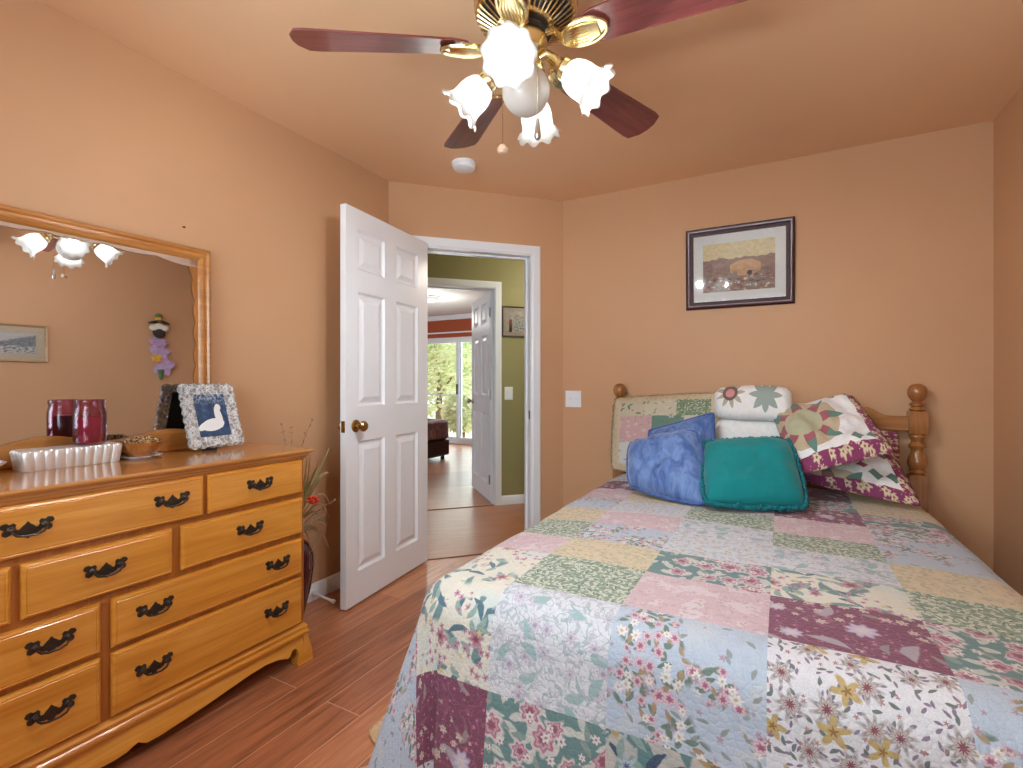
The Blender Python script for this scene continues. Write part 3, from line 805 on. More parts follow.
def art(name, kind):
    g = G(name)
    x, y, _ = g.sep(g.uv())
    n1 = g.noise(g.uv(), 5, 4, .6); n2 = g.noise(g.uv(), 14, 4, .6); n3 = g.noise(g.comb(x, 0), 6, 3)
    if kind == 'landscape':
        c = g.ramp(n2, [(.3, (220, 198, 150)), (.55, (234, 216, 172)), (.8, (242, 232, 204))])
        ridge = g.m('MULTIPLY_ADD', n3, .22, .56)
        c = g.mix(g.m('LESS_THAN', y, ridge), c, g.ramp(n2, [(.3, (134, 102, 94)), (.55, (156, 124, 114)), (.75, (178, 146, 128))]))
        e = g.m('MAXIMUM', g.m('DIVIDE', g.m('ABSOLUTE', g.m('SUBTRACT', x, .60)), .21), g.m('DIVIDE', g.m('ABSOLUTE', g.m('SUBTRACT', y, .46)), .16))
        e = g.m('MAXIMUM', e, g.m('ADD', g.m('MULTIPLY', g.m('ABSOLUTE', g.m('SUBTRACT', x, .60)), 3.1), g.m('MULTIPLY', g.m('ABSOLUTE', g.m('SUBTRACT', y, .46)), 4.6)))
        c = g.mix(g.m('LESS_THAN', e, 1.0), c, g.ramp(n2, [(.3, (202, 152, 114)), (.7, (226, 184, 144))]))
        c = g.mix(g.m('MULTIPLY', g.m('LESS_THAN', y, .40), g.step(n1, .52, .56)), c, lin((150, 138, 130)))
        c = g.mix(g.m('MULTIPLY', g.m('LESS_THAN', y, .30), g.step(n2, .58, .62)), c, lin((224, 218, 206)))
        c = g.mix(g.m('MULTIPLY', g.m('LESS_THAN', y, .34), g.step(n2, .40, .36)), c, lin((78, 66, 62)))
        ell = g.m('ADD', g.m('POWER', g.m('DIVIDE', g.m('SUBTRACT', x, .66), .035), 2.0), g.m('POWER', g.m('DIVIDE', g.m('SUBTRACT', y, .35), .05), 2.0))
        c = g.mix(g.m('LESS_THAN', ell, 1.0), c, lin((74, 72, 76)))
    elif kind == 'mountain':
        c = g.ramp(n2, [(.3, (204, 208, 214)), (.7, (236, 238, 240))])
        ridge = g.m('ADD', g.m('MULTIPLY', g.m('SUBTRACT', 1.0, x), .62), g.m('MULTIPLY_ADD', n2, .4, .12))
        c = g.mix(g.m('LESS_THAN', y, ridge), c, g.ramp(n2, [(.35, (98, 104, 112)), (.55, (160, 164, 168))]))
        low = g.m('MULTIPLY_ADD', n1, .5, .12)
        c = g.mix(g.m('LESS_THAN', y, low), c, g.ramp(n2, [(.4, (104, 104, 104)), (.52, (226, 228, 230)), (.7, (238, 238, 240))]))
    elif kind == 'snapshot':
        c = g.ramp(n1, [(.35, (176, 160, 152)), (.55, (206, 196, 188)), (.7, (226, 220, 214))])
        ell = g.m('ADD', g.m('POWER', g.m('DIVIDE', g.m('SUBTRACT', x, .66), .30), 2.0), g.m('POWER', g.m('DIVIDE', g.m('SUBTRACT', y, .38), .36), 2.0))
        c = g.mix(g.m('LESS_THAN', ell, 1.0), c, g.ramp(n2, [(.38, (84, 86, 88)), (.5, (196, 198, 200)), (.7, (216, 218, 220))]))
        bar = g.m('MULTIPLY', g.m('LESS_THAN', g.m('ABSOLUTE', g.m('SUBTRACT', x, .2)), .07), g.m('LESS_THAN', y, .6))
        c = g.mix(bar, c, g.ramp(y, [(.2, (62, 46, 44)), (.5, (150, 84, 60))]))
    else:  # dove photograph in the crystal frame
        c = g.ramp(n1, [(.3, (32, 52, 84)), (.55, (52, 78, 116)), (.75, (92, 118, 150))])
        c = g.mix(g.m('MULTIPLY', g.step(y, .72, .98), g.step(n2, .45, .6)), c, lin((186, 198, 212)))
        def ell(cx, cy, a, b, rot=0.0):
            dx, dy = g.m('SUBTRACT', x, cx), g.m('SUBTRACT', y, cy)
            ca, sa = math.cos(rot), math.sin(rot)
            u = g.m('ADD', g.m('MULTIPLY', dx, ca), g.m('MULTIPLY', dy, sa)); v = g.m('SUBTRACT', g.m('MULTIPLY', dy, ca), g.m('MULTIPLY', dx, sa))
            return g.m('LESS_THAN', g.m('ADD', g.m('POWER', g.m('DIVIDE', u, a), 2.0), g.m('POWER', g.m('DIVIDE', v, b), 2.0)), 1.0)
        for q in (ell(.48, .28, .36, .14, .12), ell(.70, .46, .11, .26, .18), ell(.22, .26, .22, .08, .35), ell(.72, .68, .09, .08)):
            c = g.mix(q, c, lin((234, 238, 242)))
    g.bsdf(c, .5, 0, .3)
    return g.done()
M['mat_board'] = plain('ivory_mat_board', (240, 238, 236), .8, amount=.02)
M['tan_mat'] = plain('tan_mat_board', (226, 208, 180), .8, amount=.05)
M['print_frame'] = plain('burgundy_black_lacquer', (62, 30, 32), .4, 0, .2, nscale=14, amount=.25, **{'Coat Weight': .15})
M['print_bead'] = plain('pewter_bead', (128, 112, 118), .35, .4)
M['light_frame'] = wood('pale_oak_frame', (150, 118, 82), (180, 146, 104), (200, 168, 126), 1, .4)
M['dark_frame'] = plain('dim_bronze_frame', (96, 80, 66), .4, nscale=20, amount=.2)

def framed(name, label, loc, w_, h_, mp, fmat, fw, matw, artmat, matmat, bead=None, cat='framed picture', depth=.022, matdown=0.0, glass=True):
    t = thing(name, label, cat, loc)
    a0, a1, b0, b1 = -w_ / 2, w_ / 2, -h_ / 2, h_ / 2
    mb = MB(); mb.rect_loops(a0, a1, b0, b1, [(0, .001), (0, depth * .6), (fw * .18, depth), (fw * .40, depth * .86), (fw * .55, depth * .5), (fw * .9, depth * .42), (fw, depth * .3), (fw, .001)], mp, False, False)
    mb.build('frame', fmat, t, smooth=25)
    if bead:
        m2 = MB(); m2.rect_loops(a0, a1, b0, b1, [(fw * .34, depth * .84), (fw * .36, depth * 1.05), (fw * .46, depth * 1.0), (fw * .5, depth * .62)], mp, False, False)
        m2.build('bead', bead, t, smooth=25)
    m3 = MB(); ai = fw * .95
    m3.rect_loops(a0 + ai, a1 - ai, b0 + ai, b1 - ai, [(0, .003), (matw, .003), (matw + .001, .0022)], mp, False, False)
    if matw > .001: m3.build('mat_board', matmat, t, smooth=0)
    d = ai + matw
    m4 = MB(); m4.uvs = []
    q = [m4.V(mp(a, b, .0024)) for a, b in ((a0 + d, b0 + d - matdown * 0), (a1 - d, b0 + d), (a1 - d, b1 - d), (a0 + d, b1 - d))]
    m4.uvs = [(0, 0), (1, 0), (1, 1), (0, 1)]
    m4.F(*q); m4.build('print', artmat, t, smooth=0)
    if glass:
        m5 = MB(); m5.rect_loops(a0 + ai, a1 - ai, b0 + ai, b1 - ai, [(0, .0045), (0, .0058)], mp, True, True)
        m5.build('glass', M['pane'], t, smooth=0)
    return t
framed('framed_print', 'dark framed landscape print in a wide white mat above the bed', (-.2255, YB, 1.841), .587, .488, lambda a, b, h: (-.2255 + a, YB - .001 - h - (b + .244) * .030, 1.841 + b), M['print_frame'], .044, .056, art('landscape_art', 'landscape'), M['mat_board'], M['print_bead'])
framed('framed_print', 'small framed snapshot on the olive hall wall', DW(1.262, HW, 1.725), .292, .285, HWP(1.262, 1.725), M['dark_frame'], .012, .03, art('snapshot_art', 'snapshot'), plain('dusty_mat_board', (196, 176, 166), .8, amount=.05), None)
framed('framed_print', 'pale wood framed mountain photograph seen at the left of the mirror', (XR, 1.365, 1.545), .46, .292, lambda a, b, h: (XR - h, 1.365 - a, 1.545 + b), M['light_frame'], .018, .05, art('mountain_art', 'mountain'), M['tan_mat'], None)

nl = MB().lathe([(.001, 0), (.0025, 0), (.0025, .010), (.004, .011), (.004, .013), (.001, .014)], (XL, 1.155, 1.794), 12, (1, 0, -.25))
tag(nl.build('wall_nail', M['bronze']), 'small bare nail in the terracotta wall right of the mirror top', 'nail')

# smoke detector
sd = thing('smoke_detector', 'round white smoke detector on the ceiling near the door', 'smoke detector', (-1.62, 2.40, H))
MB().lathe([(.01, 0), (.072, 0), (.072, -.012), (.066, -.014)], (-1.62, 2.40, H), 36).build('mounting_plate', M['white'], sd)
MB().lathe([(.066, -.010), (.066, -.026), (.060, -.036), (.040, -.042), (.002, -.043)], (-1.62, 2.40, H), 36, mod=lambda r, z, a, k: (r - (.003 if (k == 1 and int(a * 36 / PI) % 2) else 0), z)).build('cover', M['white'], sd, smooth=30)

# ornament on the right wall (seen in the mirror): figure with hat, lilac ruffles and a yellow bloom
orn = thing('hanging_ornament', 'lilac figure ornament with a hat seen hanging in the mirror', 'ornament', (XR, 2.50, 1.5))
ODZ = .085
M['lilac'] = plain('lilac_cloth', (186, 160, 200), .8, nscale=30, amount=.2, bump=.3)
M['black_cloth'] = plain('black_straw', (52, 44, 42), .8, amount=.2)
M['cream_cloth'] = plain('cream_cloth', (230, 226, 214), .8, amount=.08, bump=.2)
M['yellow_cloth'] = plain('yellow_petals', (222, 172, 60), .7, amount=.15)
M['green_cloth'] = plain('green_ribbon', (92, 122, 82), .7, amount=.2)
OX = lambda x, y, z: (XR - .003 - max(0, (XR + .06 - x)) * .3, y - .115, z + ODZ)
xo = XR - .035
MB(OX).lathe([(.002, .006), (.085, .004), (.095, .0), (.085, -.004), (.002, -.004)], (xo, 2.50, 1.72), 24, mod=lambda r, z, a, k: (r * (.45 + .55 * abs(math.sin(a))) if False else r, z + .012 * math.cos(2 * a))).build('hat_brim', M['black_cloth'], orn)
MB(OX).lathe([(.034, 0), (.032, .03), (.024, .04), (.002, .042)], (xo, 2.50, 1.722), 18).build('hat_crown', M['yellow_cloth'], orn)
MB(OX).lathe([(.026, 0), (.028, .022), (.016, .036), (.002, .038)], (xo, 2.50, 1.764), 14, mod=lambda r, z, a, k: (r * (1 + .2 * math.cos(5 * a)), z)).build('hat_bow', M['green_cloth'], orn)
MB(OX).sphere((xo, 2.50, 1.625), .055, 20, 1.05).build('head', M['black_cloth'], orn)
hm = MB(OX)
for dy, dz, r in ((-.045, .03, .04), (.045, .03, .04), (0, .045, .045), (-.02, .02, .025), (.02, .02, .025)):
    hm.sphere((xo - .022, 2.50 + dy, 1.635 + dz), r, 12, .7)
hm.build('hair', M['cream_cloth'], orn)
def ruffle(mb, c, r, n, amp, tilt):
    mb.lathe([(r * .15, .0), (r * .55, .012), (r, .0), (r * .9, -.014), (r * .4, -.02), (r * .1, -.01)], c, 40, tilt, mod=lambda rr, z, a, k: (rr * (1 + (amp * math.cos(n * a) if k in (1, 2, 3) else 0)), z + (.016 * math.sin(n * a) if k in (2, 3) else 0)))
rm = MB(OX); ruffle(rm, (xo, 2.50, 1.535), .075, 6, .14, (-.6, .1, .8)); rm.build('collar', M['lilac'], orn)
rm = MB(OX); ruffle(rm, (xo, 2.505, 1.44), .082, 5, .18, (-1, .15, .35)); rm.build('ruffle', M['lilac'], orn)
rm = MB(OX); ruffle(rm, (xo, 2.53, 1.315), .088, 5, .2, (-1, -.35, -.2)); rm.build('ruffle', M['lilac'], orn)
rm = MB(OX); ruffle(rm, (xo - .035, 2.475, 1.375), .042, 6, .25, (-1, 0, .1)); rm.build('bloom', M['yellow_cloth'], orn)
MB(OX).lathe([(.03, 0), (.024, -.04), (.016, -.085), (.002, -.1)], (xo, 2.51, 1.275), 14).build('tail', M['green_cloth'], orn)
MB(OX).tube([(XR - .004, 2.5, 1.80), (xo + .01, 2.5, 1.78), (xo, 2.5, 1.76)], .002, 6).build('hanging_loop', M['bronze'], orn)

# ------------------------------------------------------------------ ceiling fan
FX, FY = -.640, 1.262
fan = thing('ceiling_fan', 'brass ceiling fan with mahogany blades and four lit tulip shades', 'ceiling fan', (FX, FY, H))
Rc, Fc = Vector((.8784, .4779, 0)), Vector((-.4779, .8784, 0))
fc0 = Vector((FX, FY, 0))
MB().lathe([(.02, 2.424), (.085, 2.424), (.090, 2.40), (.075, 2.375), (.078, 2.36)], (FX, FY, 0), 40).build('canopy', M['brass'], fan)
MB().lathe([(.078, 2.365), (.120, 2.357), (.142, 2.335), (.150, 2.30), (.150, 2.245), (.143, 2.228), (.148, 2.215), (.144, 2.196), (.132, 2.186)], (FX, FY, 0), 56).build('motor_housing', M['brass'], fan)
MB().lathe([(.134, 2.188), (.084, 2.160), (.082, 2.165), (.128, 2.192)], (FX, FY, 0), 56, cap=False).build('vent_ring', M['black_band'], fan)
vb = MB()
for k in range(44):
    a = 2 * PI * k / 44; ca, sa = math.cos(a), math.sin(a)
    vb.tube([(FX + ca * r, FY + sa * r, z) for r, z in ((.138, 2.188), (.108, 2.169), (.080, 2.153))], lambda t: .0042 - .0018 * t, 6)
vb.build('vent_ribs', M['brass'], fan)
MB().lathe([(.086, 2.165), (.084, 2.152), (.076, 2.150)], (FX, FY, 0), 48).build('hub_rim', M['brass'], fan)
MB().lathe([(.085, 2.16), (.070, 2.152), (.070, 2.136), (.055, 2.133)], (FX, FY, 0), 40).build('hub_band', M['black_band'], fan)
MB().lathe([(.056, 2.137), (.062, 2.112), (.056, 2.085), (.040, 2.075), (.040, 2.05), (.052, 2.045), (.055, 2.03), (.044, 2.018), (.022, 2.012)], (FX, FY, 0), 40).build('switch_housing', M['brass'], fan)
MB().sphere((FX, FY, 1.980), .068, 36).build('center_globe', M['globe'], fan)
zb = 2.100
def blade_outline():
    r0, r1, w0, w1 = .165, .647, .050, .071
    pts = [(r0, -w0 * .72), (r0 + .04, -w0)]
    pts += [(r1 - .05, -w1), (r1 - .022, -w1 * .95), (r1, -w1 * .45), (r1 + .004, 0), (r1, w1 * .45), (r1 - .022, w1 * .95), (r1 - .05, w1)]
    pts += [(r0 + .04, w0), (r0, w0 * .72), (r0 - .012, 0)]
    return pts
bm0 = MB(); bo = blade_outline()
bm0.prism(bo, -.003, .003, lambda a, b, h: (a, b, h))
bl0 = bm0.build('blade', M['blade'], fan, world=False, bevel=.0015)
im = MB()
# blade iron: curved stem and scrolled leaf plate under the blade
im.tube([(.062, 0, .040), (.085, 0, .036), (.105, 0, .010), (.13, 0, -.006)], lambda t: .013 - .003 * t, 10)
leaf = [(a_ - .07, b_) for a_, b_ in [(.18, -.012), (.205, -.030), (.24, -.036), (.275, -.028), (.300, -.008), (.305, 0), (.300, .008), (.275, .028), (.24, .036), (.205, .030), (.18, .012)]]
im.prism(leaf, -.011, -.003, lambda a, b, h: (a, b, h))
for j in range(-3, 4):
    y = j * .0085
    im.tube([(.12, y * .5, -.010), (.145, y, -.016), (.18, y * 1.05, -.017), (.215, y * .6, -.013)], .0046, 6)
ring = [(.175 + .063 * math.cos(2 * PI * k / 28), .037 * math.sin(2 * PI * k / 28), -.011) for k in range(28)]
im.tube(ring, .006, 8, loop=True)
ir0 = im.build('blade_iron', M['brass'], fan, world=False)
for k, ang in enumerate((72.5, 142.0, 212.0, 286.0, 361.0)):
    b = bl0 if k == 0 else copy_child(bl0, fan)
    i_ = ir0 if k == 0 else copy_child(ir0, fan)
    for o in (b, i_):
        o.location = (0, 0, zb - H)
        o.rotation_euler = (math.radians(-14), 0, math.radians(ang))
# shades on arms
phi = math.radians(-14)
def shade_parts():
    prof = [(.0255, 0), (.030, .004), (.040, .016), (.0465, .034), (.049, .052), (.0485, .070), (.050, .084), (.056, .096), (.064, .104), (.069, .107)]
    inner = [(r - .0022, z) for r, z in reversed(prof)]
    def mod(r, z, a, k):
        kk = k if k < len(prof) else 2 * len(prof) - 1 - k
        q = max(0, (kk - 5) / 4.0)
        return (r * (1 + .055 * q * q * math.cos(9 * a)), z + q * q * .006 * math.cos(9 * a + .6))
    mb = MB(); mb.lathe(prof + inner, (0, 0, 0), 64, mod=mod, cap=False)
    sh = mb.build('tulip_shade', M['shade'], fan, world=False, smooth=60)
    fb = MB().lathe([(.012, -.035), (.020, -.032), (.022, -.020), (.030, -.012), (.031, .004), (.029, .008)], (0, 0, 0), 28)
    ft = fb.build('shade_fitter', M['brass'], fan, world=False)
    bb = MB().lathe([(.002, .094), (.012, .091), (.021, .082), (.025, .070), (.023, .058), (.015, .044), (.012, .030), (.012, .012)], (0, 0, 0), 20)
    bu = bb.build('bulb', M['bulb'], sh, world=False)
    return sh, ft
sh0, ft0 = shade_parts()
am = MB()
for k in range(4):
    a = phi + k * PI / 2
    d = Rc * math.cos(a) + Fc * math.sin(a)
    tilt = math.radians(40)
    ax = d * math.cos(tilt) + Vector((0, 0, -math.sin(tilt)))
    base = fc0 + d * .118 + Vector((0, 0, 2.020))
    sh = sh0 if k == 0 else copy_child(sh0, fan)
    ft = ft0 if k == 0 else copy_child(ft0, fan)
    rotm = ax.to_track_quat('Z', 'Y').to_euler()
    for o in (sh, ft):
        o.location = base - Vector((FX, FY, H)); o.rotation_euler = rotm
    m_ = MB()
    p0 = fc0 + d * .040 + Vector((0, 0, 2.066))
    m_.tube([p0, fc0 + d * .062 + Vector((0, 0, 2.076)), fc0 + d * .083 + Vector((0, 0, 2.058)), base - ax * .020], lambda t: .010 + .003 * math.sin(PI * t), 12)
    m_.build('light_arm', M['brass'], fan)
def chain(px, py, z0, z1, fob):
    mb = MB()
    n = int((z0 - z1) / .006)
    for k in range(n): mb.sphere((px, py, z0 - (k + .5) * .006), .0021, 6)
    o = mb.build('pull_chain', M['brass'], fan)
    if fob == 'ball':
        MB().lathe([(.001, .012), (.008, .010), (.0145, .002), (.0155, -.004), (.011, -.012), (.001, -.015)], (px, py, z1), 18).build('pull_knob', M['globe_tan'], o)
    else:
        MB().lathe([(.001, .034), (.005, .032), (.006, .022), (.0085, .0), (.009, -.016), (.005, -.022), (.001, -.023)], (px, py, z1), 16).build('pull_knob', M['steel'], o)
M['globe_tan'] = plain('pale_wood_bead', (226, 190, 160), .4, amount=.05)
p = fc0 - Rc * .066 - Fc * .02
chain(p.x, p.y, 2.03, 1.805, 'ball')
p = fc0 + Rc * .029 - Fc * .085
chain(p.x, p.y, 2.04, 1.822, 'fob')

# ------------------------------------------------------------------ dresser
DX0, DX1, DY0, DY1, DZ = -2.165, -1.725, .015, 1.385, .876
dr = thing('dresser', 'honey wood dresser with bat wing pulls along the left wall', 'dresser', (-1.94, .70, 0))
cs = MB()
cs.box(DX0, DX1, DY0, DY1, .155, .845)
cs.build('case', M['case_wood'], dr, bevel=.006)
tp = MB()
def ring_xy(x1, y0, y1, z): return [(DX0, y0, z), (x1, y0, z), (x1, y1, z), (DX0, y1, z)]
tp.rings([ring_xy(DX1 + e, DY0 - e, DY1 + e, z) for e, z in ((.003, .838), (.006, .846), (.012, .849), (.013, .855), (.021, .861), (.024, .864), (.026, .869), (.024, .876))])
tp.build('top', M['honey_top'], dr, smooth=20)
bs = MB()
bs.rings([ring_xy(DX1 + e, DY0 - e, DY1 + e, z) for e, z in ((.012, .118), (.014, .128), (.012, .134), (.008, .138), (.010, .150), (.004, .158), (0, .164))])
bs.build('base_moulding', M['honey_y'], dr, smooth=20)
# apron and ogee bracket feet
def apron_z(u):       # u measured from the outer end along the front, half width .7
    pts = [(0, 0), (.070, 0), (.074, .020), (.066, .045), (.070, .066), (.084, .078), (.098, .074), (.106, .060), (.118, .054), (.132, .060), (.16, .070), (.21, .076), (.28, .072), (.36, .062), (.44, .052), (.52, .044), (.58, .039), (.615, .039), (.628, .048), (.638, .056), (.650, .053), (.67, .045), (.70, .042)]
    return pts
hw_ = (DY1 - DY0) / 2 + .034
mid = (DY0 + DY1) / 2
half = apron_z(0)
sc = hw_ / .70
low = [(mid + hw_ - u, z) for u, z in half] + [(mid - hw_ + u, z) for u, z in reversed(half[:-1])]
poly = low + [(mid - hw_ + .006, .05), (mid - hw_ + .018, .118), (mid + hw_ - .018, .118), (mid + hw_ - .006, .05)]
ap = MB()
def apx(z, base):     # ogee section: bulges at the waist, flares at the foot
    t = max(0, min(1, z / .118))
    return base + .012 * math.sin(PI * t) * (1 if t > .3 else .6) + .016 * (1 - t) ** 3
ap.prism(poly, 0, 1, lambda a, b, h: ((apx(b, DX1 - .004) if h else DX1 - .030), a, b))
ap.build('apron', M['honey_y'], dr, smooth=30)
for nm, ya in (('right', DY1 + .012), ('left', DY0 - .012)):
    sg = 1 if nm == 'right' else -1
    sp = [(DX1 + .008, 0), (DX1 - .075, 0), (DX1 - .07, .04), (DX1 - .09, .075), (DX1 - .16, .085), (DX0 + .15, .085), (DX0 + .08, .07), (DX0 + .07, 0), (DX0, 0), (DX0, .118), (DX1 + .008, .118)]
    MB().prism(sp, 0, 1, lambda a, b, h: (a, ya - sg * .02 * (1 - h) + sg * h * (.010 * (1 - b / .118) ** 2), b)).build('side_apron', M['honey_z'], dr)
hdl = None
def make_handle(parent):
    half = [(0, .021), (.006, .013), (.010, .010), (.016, .003), (.021, .003), (.024, .010), (.022, .016), (.027, .022), (.035, .019), (.041, .024), (.050, .022), (.054, .014), (.049, .008), (.044, .007), (.049, .002), (.049, -.006), (.042, -.011), (.034, -.008), (.030, -.004), (.025, -.009), (.016, -.014), (.010, -.013), (.005, -.020), (0, -.024)]
    poly = [(a, b) for a, b in half] + [(-a, b) for a, b in reversed(half[1:-1])]
    mb = MB(); mb.prism(poly, 0, .0025, lambda a, b, h: (h, a, b))
    for s_ in (-1, 1):
        mb.lathe([(.0075, .002), (.0075, .005), (.0045, .007), (.0045, .014), (.0065, .017), (.001, .020)], (0, s_ * .033, .006), 12, (1, 0, 0))
    mb.tube([(.014, -.033, .006), (.017, -.033, .000), (.019, -.026, -.009), (.020, -.011, -.013), (.020, .011, -.013), (.019, .026, -.009), (.017, .033, .000), (.014, .033, .006)], .0030, 8)
    return mb.build('handle', M['bronze'], parent, world=False, smooth=40)
handle_src = [None]
def drawer(y0, y1, z0, z1, hs):
    mb = MB()
    mb.rect_loops(y0, y1, z0, z1, [(.004, -.004), (0, .001), (0, .009), (.003, .014), (.008, .0165), (.011, .015), (.013, .0165)], lambda a, b, h: (DX1 + h, a, b), True, True)
    d = mb.build('drawer', M['honey_y'], dr, smooth=22)
    for y, z in hs:
        loc = Vector((DX1 + .0165, y, z)) - Vector(ORG[dr.name])
        if handle_src[0] is None:
            h = make_handle(d); h.location = loc; handle_src[0] = h
        else: copy_child(handle_src[0], d, loc)
drawer(.034, .411, .700, .834, [(.222, .768)])
drawer(.427, .973, .700, .834, [(.527, .770), (.873, .770)])
drawer(.989, 1.366, .700, .834, [(1.177, .768)])
drawer(.034, .497, .537, .680, [(.261, .610)])
drawer(.516, .876, .537, .680, [(.696, .610)])
drawer(.903, 1.366, .537, .680, [(1.138, .610)])
drawer(.037, .686, .374, .516, [(.150, .447), (.574, .452)])
drawer(.712, 1.363, .374, .516, [(.824, .447), (1.252, .447)])
drawer(.037, .686, .172, .358, [(.150, .268), (.574, .270)])
drawer(.712, 1.363, .172, .358, [(.821, .268), (1.246, .268)])

# ------------------------------------------------------------------ dresser mirror
MY0, MY1, MZ0, MZ1 = .165, 1.246, .877, 1.709
MX = -2.160                                 # glass plane
mr = thing('dresser_mirror', 'wood framed mirror with scalloped inner edge standing on the dresser', 'mirror', (-2.16, .70, .876))
TX = lambda x, y, z: (x + (MZ1 - z) * .015 + (y - .72) * .020, y, z)      # leans back slightly
gm = MB(TX); gm.box(MX - .004, MX, MY0 + .03, MY1 - .03, .90, MZ1 - .03); gm.build('mirror_glass', M['mirror'], mr, smooth=0)
MB(TX).box(MX - .008, MX - .0045, MY0 + .02, MY1 - .02, .89, MZ1 - .02).build('backing_board', M['hidden_wood'], mr, smooth=0)
prof = [(0, -.010), (0, .008), (.006, .016), (.014, .018), (.020, .012), (.030, .013), (.036, .018), (.044, .014), (.052, .006), (.052, -.001)]
fm = MB(TX); rs = []
for d, h in prof:
    rs.append([(MX + h, MY0 + d, MZ0), (MX + h, MY0 + d, MZ1 - d), (MX + h, MY1 - d, MZ1 - d), (MX + h, MY1 - d, MZ0)])
idx = [[fm.V(p) for p in r] for r in rs]
for a, b in zip(idx, idx[1:]):
    for i in range(3): fm.F(a[i], a[i + 1], b[i + 1], b[i])
for e in (0, 3): fm.F(*[r[e] for r in idx])
fm.build('frame', M['mirror_wood'], mr, smooth=25)
M['pale_lip'] = plain('pale_scalloped_border', (178, 150, 132), .5, amount=.04)
# scalloped lip inside the frame
sc_ = MB(TX)
def scallop(L, n):
    out = []
    N = 72
    for k in range(N + 1):
        t = k / N
        env = .010 + .030 * abs(2 * t - 1) ** 3
        out.append((t, env + .011 * abs(math.sin(PI * n * t)) ))
    return out
def lip(a0, a1, n, mp):
    inn = [mp(a0 + (a1 - a0) * t, w_) for t, w_ in scallop(a1 - a0, n)]
    out = [mp(a0 + (a1 - a0) * t, -.004) for t, w_ in scallop(a1 - a0, n)]
    for x0, x1 in ((MX + .001, MX + .005),):
        A = [sc_.V((x1, y, z)) for y, z in inn]; B = [sc_.V((x1, y, z)) for y, z in out]; Cc = [sc_.V((x0, y, z)) for y, z in inn]
        for i in range(len(A) - 1):
            sc_.F(A[i], A[i + 1], B[i + 1], B[i]); sc_.F(A[i], A[i + 1], Cc[i + 1], Cc[i])
lip(MY0 + .04, MY1 - .04, 6, lambda a, w_: (a, MZ1 - .050 - w_ * .75))
sc_.build('scalloped_lip', M['pale_lip'], mr, smooth=30, recalc=False); sc_ = MB(TX)
lip(.95, MZ1 - .04, 8, lambda a, w_: (MY1 - .052 - w_ * .8, a))
sc_.build('scalloped_lip', M['mirror_wood_z'], mr, smooth=30, recalc=False); sc_ = MB(TX)
lip(.95, MZ1 - .04, 8, lambda a, w_: (MY0 + .052 + w_ * .8, a))
sc_.build('scalloped_lip', M['mirror_wood_z'], mr, smooth=30, recalc=False)
# scrolled bottom rail
poly = [(MY0, .877)]
for k in range(61):
    t = k / 60; y = MY0 + (MY1 - MY0) * t
    z = .945 + .012 * math.cos(2 * PI * 3 * (t - .5)) + .012 * abs(2 * t - 1)
    if abs(t - .5) < .18: z += .012 * math.cos(PI * (t - .5) / .36) ** 2
    poly.append((y, z))
poly.append((MY1, .877))
MB(TX).prism(poly, 0, 1, lambda a, b, h: (MX + .0005 + .020 * h, a, b)).build('scrolled_rail', M['mirror_wood'], mr, bevel=.003)

# ------------------------------------------------------------------ things on the dresser
TZ = .8765
# fluted silver tray tin
tin = thing('fluted_tin', 'long silver fluted tin box on the dresser under the purple jar', 'tin', (-2.048, .742, TZ))
M['silver'] = plain('brushed_silver', (234, 236, 240), .30, .5, nscale=60, amount=.04)
tm = MB()
def fluted(x0, x1, y0, y1, amp, pitch):
    out = []
    def edge(p, q, nrm):
        n = (10 if abs(p[1] - q[1]) > .15 else 4) * 8
        for k in range(n):
            t = k / n
            o = amp * abs(math.sin(PI * (k / 8)))
            out.append((p[0] + (q[0] - p[0]) * t + nrm[0] * o, p[1] + (q[1] - p[1]) * t + nrm[1] * o))
    edge((x0, y0), (x1, y0), (0, -1)); edge((x1, y0), (x1, y1), (1, 0)); edge((x1, y1), (x0, y1), (0, 1)); edge((x0, y1), (x0, y0), (-1, 0))
    return out
def flring(g_, z): return [(x, y, z) for x, y in fluted(-2.095 + g_, -2.000 - g_, .606 + g_, .862 - g_, .005, .0245)]
tm.rings([flring(.008, TZ), flring(.006, TZ + .004), flring(.002, TZ + .040), flring(0, TZ + .056), flring(.003, TZ + .062), flring(.012, TZ + .064)])
tm.build('body', M['silver'], tin, smooth=50)
# purple glass jar candle
M['plum_glass'] = None
M['plum_glass'] = glass_pane('plum_glass', (.86, .64, .75, 1), .10)
M['wax'] = plain('plum_wax', (204, 74, 112), .4, amount=.08, **{'Subsurface Weight': .15})
jx, jy, jz = -2.042, .787, TZ + .0645
jar = thing('jar_candle', 'plum coloured glass jar candle standing on the silver tin', 'candle', (jx, jy, jz))
op = [(0.00336, 0), (0.03696, 0), (0.04200, .004), (0.04452, .016), (0.04452, .104), (0.04200, .116), (0.03864, .124), (0.03990, .130), (0.04116, .136), (0.04116, .148), (0.03864, .150)]
ip = [(0.03696, .148), (0.03570, .128), (0.03780, .115), (0.04158, .104), (0.04158, .018), (0.03864, .008), (0.00336, .006)]
MB().lathe(op + ip, (jx, jy, jz), 48, cap=False).build('jar', M['plum_glass'], jar, smooth=50)
MB().lathe([(0.00168, .008), (0.03780, .009), (0.04099, .019), (0.04099, .092), (0.03360, .095), (0.00168, .092)], (jx, jy, jz), 40).build('wax', M['wax'], jar)
MB().tube([(jx, jy, jz + .092), (jx + .001, jy, jz + .104)], .0012, 6).build('wick', M['black_band'], jar)
